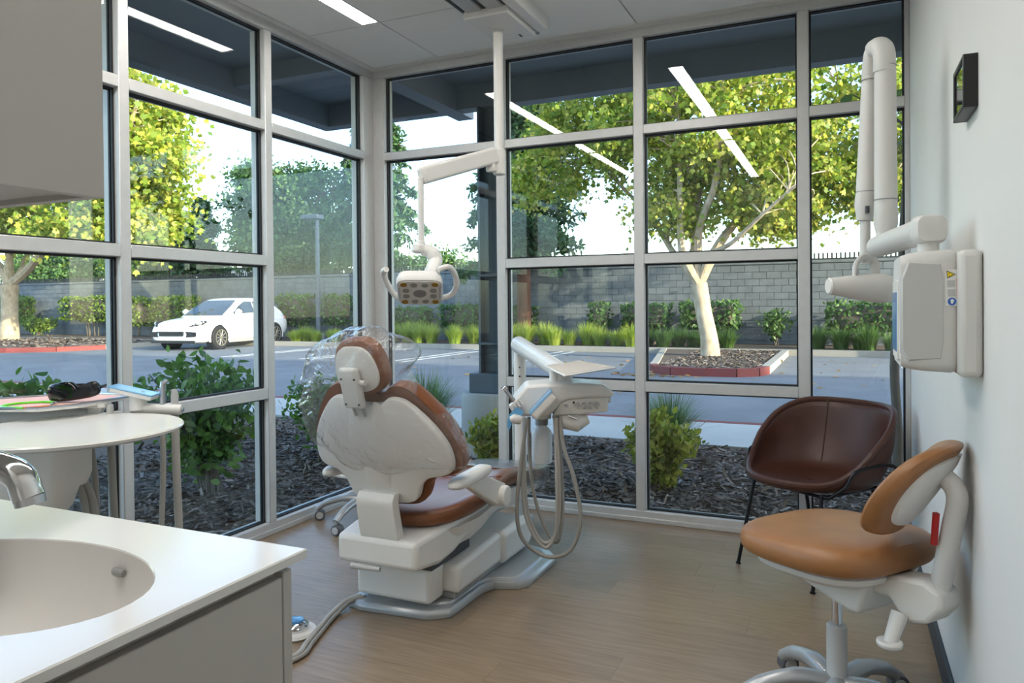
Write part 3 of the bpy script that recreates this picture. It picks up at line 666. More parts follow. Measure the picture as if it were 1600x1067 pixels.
for sx, sy in ((-1, -1), (1, -1), (-1, 1), (1, 1)):
    top = tb(sx*.19, sy*.17, .405); ft = tb(sx*.212, -.26 if sy < 0 else .27, 0)
    lg = obj('leg', MB().tube([ft, top], [.008, .009], 10), 'leg_black', tub)
    obj('foot', MB().tube([ft, ft+(top-ft)*.02], .012, 10), 'leg_black', lg)
for s in (-1, 1):
    P = [tb(s*.20, -.17, .40), tb(s*.225, -.165, .40), tb(s*.275, -.13, .45), tb(s*.30, -.08, .52), tb(s*.338, .10, .53), tb(s*.335, .145, .46), tb(s*.24, .18, .40), tb(s*.2, .17, .40)]
    obj('side_frame', MB().tube(catmull(P, 5), .008, 8), 'leg_black', tub)
obj('cross_bar', MB().tube([tb(-.2, -.17, .395), tb(.2, -.17, .395)], .008, 8), 'leg_black', tub)
obj('cross_bar', MB().tube([tb(-.2, .17, .395), tb(.2, .17, .395)], .008, 8), 'leg_black', tub)
obj('cross_bar', MB().tube([tb(.2, -.17, .395), tb(.2, .17, .395)], .008, 8), 'leg_black', tub)
obj('cross_bar', MB().tube([tb(-.2, -.17, .395), tb(-.2, .17, .395)], .008, 8), 'leg_black', tub)
mat('tray_paper', 'c4bbb0', .8)
def cp(px, py, d): return CAM + ray(px, py)*d          # a point on a pixel's ray at depth d along the view axis
VR = Vector((_r.x, _r.y, 0)); VB = Vector((_f.x, _f.y, 0)).normalized()   # image right / away, both horizontal

# ------------------------------------------------------------------ delivery unit beside the dental chair
du = thing('delivery_unit', (1.22, -.36, 0), 'white dentist delivery unit on a post with instrument hoses looping to the floor', 'dental unit')
DD = 3.4; c0 = cp(880, 622, DD); K = FPX/DD
def dl(px, py, v=0.): p = c0 + VR*((px-880)/K) + VB*v; p.z = c0.z + (622-py)/K; return p
def slab(name, pts, v0, v1, m, parent, bevel=.008, seg=3, **kw):
    n = len(pts)
    return obj(name, MB().add([dl(x, y, v) for v in (v0, v1) for x, y in pts], [tuple(range(n)), tuple(range(2*n-1, n-1, -1))]+[(i, (i+1) % n, n+(i+1) % n, n+i) for i in range(n)]), m, parent, bevel=bevel, seg=seg, **kw)
hd = slab('unit_head', [(822, 598), (850, 596), (905, 595), (938, 598), (952, 607), (957, 614), (950, 617), (886, 620), (876, 624), (868, 633), (856, 645), (813, 645), (803, 637), (801, 622)], -.10, .13, 'white_plastic', du, .014)
pn = slab('control_panel', [(872, 626), (884, 620), (947, 616), (946, 640), (905, 643), (862, 645)], -.085, .11, 'unit_plastic', du, .006)
for i, x in enumerate((900, 910, 920, 930)):
    obj('control_knob', MB().tube([dl(x, 628, -.085), dl(x, 628, -.108)], .0095, 14), 'light_grey', pn)
    obj('knob_mark', MB().tube([dl(x, 634, -.084), dl(x, 634, -.087)], .002, 8), 'black', pn)
obj('toggle', MB().tube([dl(883, 630, -.085), dl(883, 630, -.1)], .007, 12), 'steel', pn)
obj('gauge_port', MB().tube([dl(894, 625, -.084), dl(894, 625, -.088)], .005, 12), 'black', pn)
obj('under_pod', MB().tube([dl(872, 645, -.02), dl(876, 651, -.03), dl(900, 655, -.03), dl(914, 650, -.02)], [.03, .042, .045, .03], 16, sx=1.4), 'unit_plastic', du)
obj('pod_latch', MB().tube([dl(885, 645, -.09), dl(898, 650, -.09)], .005, 8), 'chrome', du)
obj('side_knob', MB().tube([dl(948, 625, 0), dl(954, 625, 0)], .014, 14), 'unit_plastic', du)
# keypad wrapped in blue film
m = MB(); a, b = dl(861, 606, -.12), dl(828, 641, -.12); w = VB*.0
def quadslab(name, p0, p1, wid, th, mat_, par, bevel=.005, updir=None, **kw):
    ax = (p1-p0); nrm = Vector(updir).normalized() if updir else Vector((0, 0, 1)); side = ax.cross(nrm).normalized(); up = side.cross(ax).normalized()
    P = [p0+side*s*wid/2+up*t*th/2 for s, t in ((-1, -1), (1, -1), (1, 1), (-1, 1))]; Q = [p1+side*s*wid/2+up*t*th/2 for s, t in ((-1, -1), (1, -1), (1, 1), (-1, 1))]
    return obj(name, MB().add(P+Q, [(0, 3, 2, 1), (4, 5, 6, 7), (0, 1, 5, 4), (1, 2, 6, 5), (2, 3, 7, 6), (3, 0, 4, 7)]), mat_, par, bevel=bevel, seg=3, **kw)
kp = quadslab('keypad', dl(863, 609, -.14), dl(831, 642, -.14), .11, .042, 'unit_plastic', du, .012)
quadslab('blue_film', dl(859, 603, -.14), dl(826, 637, -.14), .112, .010, 'blue_film', kp, .002)
# instrument holder, handpieces
ho_ = slab('instrument_holder', [(795, 628), (808, 617), (815, 627), (802, 640)], -.13, -.07, 'white_plastic', du, .004)
for i in range(4):
    x = 797+i*4.2; y = 626-i*3.4
    slab('holder_finger', [(x, y), (x+2, y-1.6), (x+8, y+8), (x+6, y+9.6)], -.15, -.12, 'white_plastic', ho_, .001)
hpn = obj('handpiece', MB().tube([dl(809, 628, -.115), dl(800, 617, -.11), dl(793, 608, -.105), dl(789, 603, -.1)], [.011, .010, .008, .007], 12), 'steel', du)
obj('handpiece_head', MB().tube([dl(791, 599, -.1), dl(786, 604, -.1)], .009, 12), 'chrome', hpn); obj('bur', MB().tube([dl(787, 603, -.1), dl(783, 601, -.1)], .003, 8), 'chrome', hpn)
slab('film_flap', [(795, 640), (806, 628), (818, 634), (812, 648), (800, 652), (795, 664), (792, 655)], -.155, -.152, 'blue_film', du, 0)
obj('syringe_end', MB().tube([dl(797, 646, -.16), dl(802, 645, -.16), dl(811, 647, -.16), dl(814, 648, -.16)], [.012, .021, .021, .014], 14), 'xray_grey', du)
# tray on its stub
tray = [(850, 571), (905, 563), (963, 573), (882, 586)]
P = [atZ(x, y, .965) for x, y in tray]; 
obj('tray_top', MB().add(P+[p-Vector((0, 0, .008)) for p in P], [(0, 1, 2, 3), (7, 6, 5, 4)]+[(i, (i+1) % 4, 4+(i+1) % 4, 4+i) for i in range(4)]), 'unit_plastic', du, bevel=.004)
obj('tray_liner', MB().add([p*.92+(sum(P, Vector())/4)*.08+Vector((0, 0, .0015)) for p in P]+[p*.92+(sum(P, Vector())/4)*.08+Vector((0, 0, .0005)) for p in P], [(0, 1, 2, 3), (7, 6, 5, 4)]+[(i, (i+1) % 4, 4+(i+1) % 4, 4+i) for i in range(4)]), 'tray_paper', du)
pc = dl(866, 600, .03); obj('tray_stub', MB().cyl((pc.x, pc.y, .86), (pc.x, pc.y, .96), .02), 'white_plastic', du)
pst = Vector((1.22, -.36, 0)); ptop = cp(812, 545, 4.1)
el = dl(880, 590, .06)
obj('post', MB().lathe([(.034, .04), (.034, ptop.z-.02), (.03, ptop.z)], 24, (ptop.x, ptop.y, 0)), 'white_plastic', du)
obj('post_base', MB().box((ptop.x-.06, ptop.y-.32, .02), (ptop.x+.06, ptop.y+.05, .07)), 'base_silver', du, bevel=.015)
am = obj('swing_arm', MB().tube([Vector((ptop.x-.01, ptop.y, ptop.z+.02)), Vector((ptop.x-.005, ptop.y-.005, ptop.z+.025)), el+Vector((0, 0, .02))], [.042, .046, .042], 20), 'white_plastic', du, bevel=.012)
obj('arm_elbow', MB().tube([el+Vector((0, 0, .06)), el-Vector((0, 0, .05))], .048, 20), 'white_plastic', du, bevel=.012)
for k in (0, .05): obj('screw', MB().cyl((ptop.x+.012, ptop.y-.03, ptop.z-.1-k), (ptop.x+.014, ptop.y-.036, ptop.z-.1-k), .005, n=8), 'dark_grey', du)
# water bottle
bc = dl(846, 659, .0); bt = obj('water_bottle', MB().lathe([(.044, -.188), (.048, -.182), (.048, -.052), (.042, -.036), (.026, -.022), (.024, -.002)], 24, (bc.x, bc.y, bc.z)), 'bottle_white', du)
obj('bottle_cap', MB().lathe([(.03, -.012), (.03, .012), (.026, .02)], 20, (bc.x, bc.y, bc.z)), 'mid_grey', bt); obj('bottle_mount', MB().lathe([(.045, .018), (.045, .05)], 20, (bc.x, bc.y, bc.z)), 'white_plastic', bt)
for k, (dv, path) in enumerate(((-.12, [(822, 648), (812, 720), (806, 790), (815, 833), (850, 857), (885, 846), (901, 800), (893, 740), (877, 690), (872, 646)]),
                (-.09, [(818, 648), (818, 740), (824, 800), (845, 840), (864, 828), (867, 790), (866, 700), (864, 646)]),
                (-.06, [(826, 648), (826, 700), (832, 765), (846, 812), (864, 842), (873, 822), (876, 760), (869, 646)]),
                (-.10, [(820, 648), (815, 740), (822, 808), (850, 848), (869, 805), (870, 720), (866, 646)]))):
    obj('hose', MB().tube(catmull([dl(x, y, dv+.03*math.sin(i*.7)) for i, (x, y) in enumerate(path)], 6), .008 if k else .009, 10), 'hose_pale' if k % 2 else 'hose_grey', du)

# ------------------------------------------------------------------ ceiling track light
dlm = thing('dental_light', (1.176, -.53, 1.2), 'white dental lamp on a jointed arm hanging from a ceiling track', 'dental light')
m = MB(); m.box((1.09, -3.3, 2.755), (1.30, -.74, 2.80)); obj('track', m, 'mid_grey', dlm)
for x in (1.10, 1.22):
    obj('track_cover', MB().box((x, -3.3, 2.745), (x+.085, -.74, 2.757)), 'light_grey', dlm, bevel=.002)
for x in (1.07, 1.19, 1.312): obj('track_slot', MB().box((x, -3.3, 2.752), (x+.016, -.70, 2.80)), 'black', dlm)
obj('track_rail', MB().box((1.335, -3.3, 2.735), (1.40, -.36, 2.81)), 'white_plastic', dlm, bevel=.006)
obj('carriage', MB().box((1.075, -.74, 2.715), (1.33, -.37, 2.775)), 'white_plastic', dlm, bevel=.008)
obj('carriage_slot', MB().box((1.25, -.43, 2.7135), (1.262, -.39, 2.716)), 'black', dlm); obj('rail_end', MB().box((1.318, -.40, 2.735), (1.336, -.33, 2.775)), 'mid_grey', dlm)
pl_ = (1.176, -.53)
obj('pole', MB().lathe([(.026, 1.99), (.026, 2.70), (.035, 2.703), (.035, 2.716)], 24, (pl_[0], pl_[1], 0)), 'white_plastic', dlm)
hb = obj('arm_hub', MB().lathe([(.024, 1.94), (.033, 1.945), (.034, 2.0), (.034, 2.07), (.027, 2.075)], 24, (pl_[0], pl_[1], 0)), 'white_plastic', dlm)
A0 = Vector((pl_[0]-.012, pl_[1]-.02, 2.045)); A1 = cp(657, 275, 3.62)
quadslab('arm', A0, A1, .062, .088, 'white_plastic', dlm, .016)
s_ = (A1-A0).normalized(); sd_ = s_.cross(Vector((0, 0, 1))).normalized()
obj('arm_seam', MB().tube([A0+s_*.03+sd_*.0315-Vector((0, 0, .012)), A1-s_*.03+sd_*.0315-Vector((0, 0, .012))], .0022, 6), 'mid_grey', dlm)
for a in (.06, .48): obj('screw', MB().tube([A0+s_*a+sd_*.03+Vector((0, 0, .004-.03)), A0+s_*a+sd_*.0335+Vector((0, 0, .004-.03))], .004, 8), 'dark_grey', dlm)
for i in range(4): obj('maker_mark', MB().tube([A0+s_*(.07+.012*i)+sd_*.0312+Vector((0, 0, .012)), A0+s_*(.078+.012*i)+sd_*.0312+Vector((0, 0, .016+.003*(i % 2)))], .0022, 6), 'dark_grey', dlm)
obj('hub_bracket', MB().cbox(A0-Vector((0, 0, .06))+s_*.03, (.05, .04, .05)), 'unit_plastic', dlm, bevel=.006)
zt = cp(657, 384, 3.62).z
obj('drop_tube', MB().lathe([(.021, zt), (.021, zt+.02), (.016, zt+.025), (.016, A1.z-.01)], 20, (A1.x, A1.y, 0)), 'white_plastic', dlm)
jn = Vector((A1.x, A1.y, zt))
obj('yoke_cap', MB().tube([jn+Vector((0, 0, .004))-VR*.01, jn-Vector((0, 0, .035))-VR*.012-VB*.005], [.036, .034], 20), 'white_plastic', dlm, bevel=.008)
LC = cp(656, 455, 3.6)
n_ = (-VB*.54 - Vector((0, 0, .84)) + VR*.04).normalized(); u_ = (VR*.99+VB*.10+Vector((0, 0, .02))).normalized(); u_ = (u_-n_*u_.dot(n_)).normalized(); v_ = n_.cross(u_).normalized()
if v_.z < 0: v_ = -v_
def lp(u, v, h): return LC+u_*u+v_*v+n_*h            # h along the light's direction
obj('neck', MB().tube(catmull([jn-Vector((0, 0, .018))+VR*.005, jn-Vector((0, 0, .03))+VR*.045, jn-Vector((0, 0, .07))+VR*.07, lp(.065, .075, -.085), lp(.055, .06, -.03)], 5), [.03]*6+[.036]*10+[.04]*5, 14, sx=.75), 'white_plastic', dlm)
def rr(a, b, r, n=5):
    o = []
    for cx, cy, t0 in ((a-r, b-r, 0), (-a+r, b-r, 90), (-a+r, -b+r, 180), (a-r, -b+r, 270)):
        o += [(cx+r*math.cos(R(t0+90*i/n)), cy+r*math.sin(R(t0+90*i/n))) for i in range(n+1)]
    return o
lh = obj('lamp_head', MB().stack(rr(.108, .108, .045), [(.3, -.07), (.75, -.066), (.95, -.05), (1.03, -.02), (1.03, .0), (.99, .008)], lambda u, v, h: lp(u, v, h)), 'white_plastic', dlm)
obj('lamp_face', MB().stack(rr(.1, .1, .04), [(1, .004), (.98, .012), (.1, .013)], lp), 'unit_plastic', lh)
for i, (u, v) in enumerate(((-.075, .075), (.075, .075), (-.075, -.075), (.075, -.075), (-.026, .07), (.026, .07), (-.026, -.07), (.026, -.07), (-.066, .024), (.066, .024), (-.066, -.024), (.066, -.024))):
    obj('amber_lens' if i < 4 else 'lens', MB().tube([lp(u, v, .010), lp(u, v, .0155)], .0165, 16), 'lens_amber' if i < 4 else 'lens_grey', lh)
obj('centre_lens', MB().tube([lp(0, 0, .010), lp(0, 0, .0155)], .032, 24), 'lens_large', lh)
for s in (-1, 1):
    obj('vent_strip', MB().tube([lp(s*.098, -.05, .006), lp(s*.098, .05, .006)], .008, 8), 'light_grey', lh)
obj('handle', MB().tube(catmull([lp(-.09, -.09, -.01), lp(-.13, -.07, -.03), lp(-.165, .0, -.06), lp(-.175, .06, -.07), lp(-.158, .10, -.06)], 6), .0145, 12), 'white_plastic', lh)
obj('handle', MB().tube(catmull([lp(.09, -.085, -.01), lp(.15, -.08, -.03), lp(.178, -.03, -.05), lp(.172, .04, -.07), lp(.14, .10, -.075), lp(.09, .11, -.05)], 6), .0145, 12), 'white_plastic', lh)

# ------------------------------------------------------------------ assistant console by the side window
TC = Vector((.60, -2.55, 0))
ac_ = thing('assistant_console', (.45, -2.55, 0), 'round white table console with suction hoses beside the sink counter', 'dental console')
obj('table_top', MB().lathe([(.0, .838), (.30, .84), (.33, .85), (.333, .858), (.328, .863), (0, .864)], 72, TC), 'white_gloss', ac_)
bp = cp(60, 745, 2.45)
m = MB().stack(rr(.145, .105, .04), [(.5, -.24), (.6, -.22), (.86, -.1), (1, 0), (1, .03)], lambda u, v, h: Vector((bp.x, bp.y, .805+h))+VR*(u-.0*h)+VB*v)
obj('console_body', m, 'unit_plastic', ac_)
obj('console_post', MB().lathe([(.19, 0), (.19, .03), (.05, .05), (.045, .6)], 28, (bp.x, bp.y, 0)), 'white_plastic', ac_)
b2 = cp(115, 725, 2.55); obj('hose_block', MB().stack(rr(.05, .04, .02), [(.7, -.07), (1, -.03), (1, .05), (.8, .06)], lambda u, v, h: b2+VR*u+VB*v+Vector((0, 0, h))), 'unit_plastic', ac_)
b3 = cp(155, 705, 2.6); obj('cup_holder', MB().lathe([(.03, -.03), (.05, -.015), (.055, .03), (.05, .035)], 24, (b3.x, b3.y, .79)), 'unit_plastic', ac_)
for pts, r, mm in (([(85, 785, 2.5), (95, 830, 2.5), (100, 900, 2.45)], .013, 'hose_pale'), ([(118, 745, 2.56), (133, 790, 2.56), (138, 880, 2.5)], .013, 'hose_grey'), ([(128, 742, 2.58), (145, 790, 2.58), (150, 880, 2.52)], .015, 'hose_grey'), ([(142, 700, 2.62), (149, 760, 2.62), (152, 880, 2.6)], .012, 'hose_grey'),
                   ([(172, 660, 2.68), (176, 760, 2.7), (182, 880, 2.7)], .014, 'hose_grey'), ([(254, 640, 2.74), (255, 740, 2.74), (252, 840, 2.74), (251, 960, 2.7)], .010, 'hose_pale'), ([(273, 640, 2.76), (276, 740, 2.76), (280, 840, 2.76), (282, 960, 2.72)], .0145, 'hose_pale')):
    obj('suction_hose', MB().tube(catmull([cp(*p) for p in pts], 8), r, 12), mm, ac_)
hbar = obj('holder_bar', MB().tube([cp(205, 637, 2.72), cp(284, 640, 2.75)], .019, 20), 'white_plastic', ac_, bevel=.003)
obj('bar_end', MB().tube([cp(281, 640, 2.75)-VB*.0+VR*.004, cp(284, 640, 2.75)+VR*.006], .009, 14), 'steel', hbar)
obj('syringe_handle', MB().tube([cp(254, 641, 2.74), cp(254, 606, 2.74), cp(255, 598, 2.74), cp(262, 594, 2.74)], [.011, .010, .011, .005], 12), 'steel', ac_)
obj('suction_tip', MB().tube([cp(273, 641, 2.76), cp(273, 618, 2.76), cp(272, 608, 2.76)], [.013, .014, .009], 12), 'light_grey', ac_)
obj('suction_tip', MB().tube([cp(172, 655, 2.68), cp(172, 632, 2.68)], [.014, .011], 12), 'light_grey', ac_)
kp2 = quadslab('keypad', cp(178, 607, 2.72), cp(242, 621, 2.74), .09, .018, 'white_plastic', ac_, .005)
quadslab('blue_film', cp(176, 602, 2.72), cp(244, 617, 2.74), .094, .006, 'blue_film', kp2, .002)
obj('keypad_neck', MB().tube([cp(217, 640, 2.73), cp(214, 612, 2.73)], [.034, .026], 16), 'white_plastic', ac_)
obj('support_arm', MB().tube([cp(-40, 658, 2.7), cp(60, 650, 2.72), cp(150, 645, 2.74)], [.024, .024, .02], 16), 'unit_plastic', ac_)
TZ = .905
it = thing('instrument_tray', tuple(atZ(90, 632, TZ)), 'flat instrument tray lined with pink paper behind the round white table', 'tray')
tp = [atZ(x, y, TZ) for x, y in ((-60, 640), (60, 640), (122, 634), (204, 620), (190, 617.5), (140, 615), (40, 621), (-60, 628))]; tc_ = sum(tp, Vector())/8
def ringp(s, dz): return [tc_+(p-tc_)*s+Vector((0, 0, dz)) for p in tp]
def plate(name, s, z0, z1, m, par): return obj(name, MB().add(ringp(s, z0)+ringp(s, z1), [tuple(range(8)), tuple(range(15, 7, -1))]+[(i, (i+1) % 8, 8+(i+1) % 8, 8+i) for i in range(8)]), m, par, smooth=0)
plate('tray_plate', 1, -.008, 0, 'unit_plastic', it); plate('paper_liner', .93, .0005, .0015, 'pink_paper', it)
r_ = ringp(.985, .003); obj('tray_rim', MB().tube(r_+[r_[0]], .005, 8, caps=False), 'steel', it)
b4 = cp(150, 634, 2.7); obj('tray_clamp', MB().stack(rr(.045, .03, .012), [(.5, -.03), (.6, -.012), (1, -.008), (1, .006)], lambda u, v, h: Vector((b4.x, b4.y, TZ-.012+h))+VR*u+VB*v), 'white_plastic', it)
# goggles on the tray: wrap-round dark lens, side arms folded
g0 = atZ(118, 627, TZ+.003); gd = thing('safety_goggles', tuple(g0), 'glossy black wraparound goggles lying on the pink tray paper', 'goggles')
GS = FPX/ (g0-CAM).dot(_f)
def gp(px, py, v=0.): return Vector((g0.x, g0.y, TZ+.003+(627-py)/GS*1.12))+VR*((px-118)/GS)+VB*v
go = [(78, 612), (80, 604), (92, 601), (108, 598), (116, 598), (123, 604), (130, 611), (137, 608), (141, 601), (150, 597), (157, 600), (160, 611), (157, 619), (140, 622), (118, 625), (95, 627), (80, 626)]
ng = len(go); vs = []
for v, s in ((.0, .94), (-.012, 1.0), (-.03, 1.0), (-.042, .95)):
    vs += [gp(118+(x-118)*s, 612+(y-612)*s, v+.00012*(x-118)**2*.06) for x, y in go]
obj('lens_shield', MB().add(vs, [(i*ng+j, i*ng+(j+1) % ng, (i+1)*ng+(j+1) % ng, (i+1)*ng+j) for i in range(3) for j in range(ng)]+[tuple(range(ng))[::-1], tuple(3*ng+j for j in range(ng))]), 'black_gloss', gd, sub=1)
obj('goggle_arm', MB().tube([gp(82, 612, .0), gp(90, 606, .04), gp(125, 606, .06)], .005, 8), 'black', gd); obj('goggle_arm', MB().tube([gp(157, 608, .0), gp(158, 606, .03), gp(130, 608, .065)], .005, 8), 'black', gd)
gg = thing('safety_glasses', tuple(atZ(45, 633, TZ+.002)), 'bright green framed safety glasses lying on the pink tray paper', 'safety glasses')
obj('green_frame', MB().tube(catmull([atZ(x, y, TZ+.006) for x, y in ((84, 628), (60, 628), (25, 630.5), (4, 634), (6, 636), (36, 637.5))], 6), .004, 8), 'green_plastic', gg)
obj('glasses_lens', MB().tube([atZ(80, 633, TZ+.005), atZ(84, 628, TZ+.006), atZ(88, 629, TZ+.012)], .004, 8), 'lens_grey', gg)
obj('glasses_arm', MB().tube([atZ(36, 637.5, TZ+.006), atZ(78, 634, TZ+.006)], .003, 8), 'sticker_orange', gg)

# ------------------------------------------------------------------ sink counter, worktop, faucet, wall cabinet
CXR, CYF = 2.145, -3.285
cb = thing('sink_cabinet', (1.78, -4.0, 0), 'light grey flat-fronted base cabinet under the white sink worktop', 'cabinet')
obj('carcass', MB().box((1.41, YB+.12, .08), (CXR-.02, CYF-.02, .74)), 'cabinet_face', cb)
obj('top_rail', MB().box((CXR-.04, YB+.12, .74), (CXR-.02, CYF-.02, .872)), 'cabinet_face', cb); obj('top_rail', MB().box((1.41, YB+.12, .74), (1.43, CYF-.02, .872)), 'cabinet_face', cb)
obj('toe_kick', MB().box((1.41, YB+.12, 0), (CXR-.06, CYF-.03, .08)), 'dark_grey', cb)
obj('end_panel', MB().box((1.41, CYF-.02, .0), (CXR-.004, CYF-.002, .874)), 'cabinet_face', cb, bevel=.002)
for i, (y0, y1) in enumerate(((-4.2, CYF-.024), (YB+.12, -4.206))):
    obj('door', MB().box((CXR-.02, y0+.003, .085), (CXR-.002, y1, .868)), 'cabinet_face', cb, bevel=.002)
SKC, SA, SB = Vector((1.86, -3.53, 0)), .235, .15
wt = thing('worktop', (1.78, -4.0, .88), 'white solid-surface worktop with an oval sink moulded into it', 'worktop')
x0, x1, y0, y1 = 1.405, CXR+.012, YB+.1, CYF+.012; zt_, zb_ = .900, .887
angs = sorted([2*PI*i/72 for i in range(72)] + [math.atan2(y-SKC.y, x-SKC.x) % (2*PI) for x in (x0, x1) for y in (y0, y1)]); n = len(angs)
out, inn = [], []
for a in angs:
    c, s = math.cos(a), math.sin(a)
    t = min([(x1-SKC.x)/c if c > 1e-9 else (x0-SKC.x)/c if c < -1e-9 else 1e9, (y1-SKC.y)/s if s > 1e-9 else (y0-SKC.y)/s if s < -1e-9 else 1e9])
    out.append((SKC.x+c*t, SKC.y+s*t)); k = 1/math.sqrt((c/SA)**2+(s/SB)**2); inn.append((SKC.x+c*k, SKC.y+s*k))
def ins(p, q): return (SKC.x+(p[0]-SKC.x)*q, SKC.y+(p[1]-SKC.y)*q)
vs = [(x, y, zb_) for x, y in out]+[(x, y, zt_-.002) for x, y in out]+[(x+(.002 if x < 1.8 else -.002), y+(.002 if y < -4 else -.002), zt_) for x, y in out]+[(*ins(p, 1.008), zt_) for p in inn]+[(*p, zt_-.002) for p in inn]
fs = [(i*n+j, i*n+(j+1) % n, (i+1)*n+(j+1) % n, (i+1)*n+j) for i in range(4) for j in range(n)]
obj('countertop', MB().add(vs, fs+[(j, 4*n+j, 4*n+(j+1) % n, (j+1) % n) for j in range(n)]), 'solid_surface', wt, smooth=30)
bprof = [(math.cos(t)**.55, zt_-.002-.135*math.sin(t)) for t in [PI/2*i/14 for i in range(14)]]+[(.05, zt_-.1395)]
vs = [(*ins(p, q), z) for q, z in bprof for p in inn]
bs = obj('basin', MB().add(vs, [(i*n+j, i*n+(j+1) % n, (i+1)*n+(j+1) % n, (i+1)*n+j) for i in range(len(bprof)-1) for j in range(n)]), 'sink_surface', wt, fix=False, smooth=80)
obj('drain', MB().lathe([(.0, .757), (.022, .757), (.022, .764), (.018, .766)], 20, (SKC.x, SKC.y, 0)), 'chrome', bs)
ov = Vector((SKC.x+SA*.26*.985, SKC.y+SB*.962*.985, .872)); dvo = Vector((.26/SA, .962/SB, 0)).normalized(); sdo = Vector((-dvo.y, dvo.x, 0))
obj('overflow_slot', MB().tube([ov-sdo*.012-dvo*.004, ov-sdo*.006-dvo*.006, ov+sdo*.006-dvo*.006, ov+sdo*.012-dvo*.004], [.005, .006, .006, .005], 12), 'mid_grey', bs)
fc = thing('faucet', (1.46, -3.50, .9), 'polished chrome curved faucet spout over the oval sink', 'faucet')
obj('spout', MB().tube(catmull([(1.46, -3.50, .9), (1.46, -3.50, .96), (1.475, -3.495, .995), (1.53, -3.475, 1.02), (1.64, -3.435, 1.02), (1.718, -3.41, 1.0), (1.738, -3.403, .962)], 6), [.024]*24+[.022]*13, 18), 'chrome', fc)
obj('spout_outlet', MB().tube([(1.7377, -3.403, .965), (1.74, -3.402, .953)], .021, 18), 'steel', fc)
obj('faucet_base', MB().lathe([(.034, .9), (.034, .908), (.027, .914)], 24, (1.46, -3.50, 0)), 'chrome', fc)
uc = thing('wall_cabinet', (1.575, -4.4, 1.43), 'grey wall cabinet hung above the sink counter', 'cabinet')
UX = 1.75
obj('cabinet_body', MB().box((1.405, YB+.1, 1.455), (UX-.022, -3.30, 2.55)), 'cabinet_face', uc)
obj('end_panel', MB().box((1.405, -3.30, 1.43), (UX-.021, -3.28, 2.55)), 'cabinet_face', uc, bevel=.001)
obj('bottom_panel', MB().box((1.405, YB+.1, 1.44), (UX-.03, -3.30, 1.455)), 'cabinet_face', uc)
obj('door', MB().box((UX-.02, -4.4, 1.43), (UX, -3.28, 2.55)), 'cabinet_face', uc, bevel=.001); obj('door', MB().box((UX-.02, YB+.1, 1.43), (UX, -4.404, 2.55)), 'cabinet_face', uc, bevel=.001)

# ------------------------------------------------------------------ wall x-ray unit
xr = thing('xray_unit', (3.12, -1.95, 1.07), 'grey wall-mounted dental x-ray unit with folded arms and tube head', 'x-ray unit')
obj('wall_plate', MB().box((3.108, -2.10, 1.065), (XR, -1.72, 1.368)), 'xray_grey', xr, bevel=.016, seg=3)
bx_ = [(-2.085, 1.0), (-2.06, 1.04)]
xb = obj('control_box', MB().stack(rr(.15, .15, .03), [(.96, 0), (1, .01), (1, .07), (.985, .1), (.95, .118), (.6, .122)], lambda u, v, h: Vector((3.108-h, -1.93+u, 1.222+v*(1-.35*h)))), 'xray_grey', xr)
obj('side_panel', MB().add([Vector((3.108-h, -2.083, z)) for h, z in ((.035, 1.335), (.10, 1.34), (.114, 1.30), (.114, 1.13), (.10, 1.105), (.035, 1.11), (.03, 1.15), (.03, 1.3))]+[Vector((3.108-h, -2.07, z)) for h, z in ((.03, 1.345), (.105, 1.35), (.12, 1.30), (.12, 1.12), (.105, 1.095), (.03, 1.1), (.025, 1.15), (.025, 1.3))],
    [tuple(range(8))]+[(i, (i+1) % 8, 8+(i+1) % 8, 8+i) for i in range(8)]), 'xray_panel', xb)
obj('display_screen', MB().box((2.982, -2.02, 1.12), (2.988, -1.86, 1.27)), 'screen_blue', xb)
obj('display_bezel', MB().box((2.984, -2.035, 1.10), (2.990, -1.845, 1.30)), 'white_plastic', xb, bevel=.002)
YS = -2.0815                             # stickers on the side that faces the sink
def sticker(n_, pts, m, dy): return obj(n_, MB().add([(x, YS-dy, z) for x, z in pts]+[(x, YS-dy+.0006, z) for x, z in pts], [tuple(range(len(pts))), tuple(range(2*len(pts)-1, len(pts)-1, -1))]+[(i, (i+1) % len(pts), len(pts)+(i+1) % len(pts), len(pts)+i) for i in range(len(pts))]), m, xb, smooth=0)
def pxs(px, py): p = atY(px, py, YS); return (p.x, p.z)
sticker('warning_label', [pxs(1476, 421), pxs(1498, 421), pxs(1500, 478), pxs(1477, 478)], 'sticker_white', .0)
sticker('radiation_triangle', [pxs(1479, 422.5), pxs(1493.5, 428.5), pxs(1480, 435)], 'sticker_black', .0008)
sticker('radiation_triangle', [pxs(1480, 424), pxs(1491.5, 428.6), pxs(1480.8, 433.4)], 'sticker_yellow', .0014)
for q in ((1482, 426), (1482.5, 430.5), (1486.5, 428.3)): sticker('trefoil_blade', [pxs(q[0], q[1]), pxs(q[0]+2.2, q[1]+.4), pxs(q[0]+1, q[1]+2)], 'sticker_black', .002)
sticker('orange_strip', [pxs(1494.5, 435), pxs(1499, 434.5), pxs(1499.4, 463.5), pxs(1495, 464)], 'sticker_orange', .0008)
sticker('grey_text_panel', [pxs(1480, 438), pxs(1492, 437.5), pxs(1492.5, 448.5), pxs(1480.3, 449)], 'sticker_grey', .0008); sticker('grey_text_panel', [pxs(1480.5, 452), pxs(1492.5, 451.5), pxs(1493, 463), pxs(1481, 463.5)], 'sticker_grey', .0008)
sticker('blue_sign', [pxs(1487.5+6.8*math.cos(t), 471+6.2*math.sin(t)) for t in [2*PI*i/20 for i in range(20)]], 'sticker_blue', .0008)
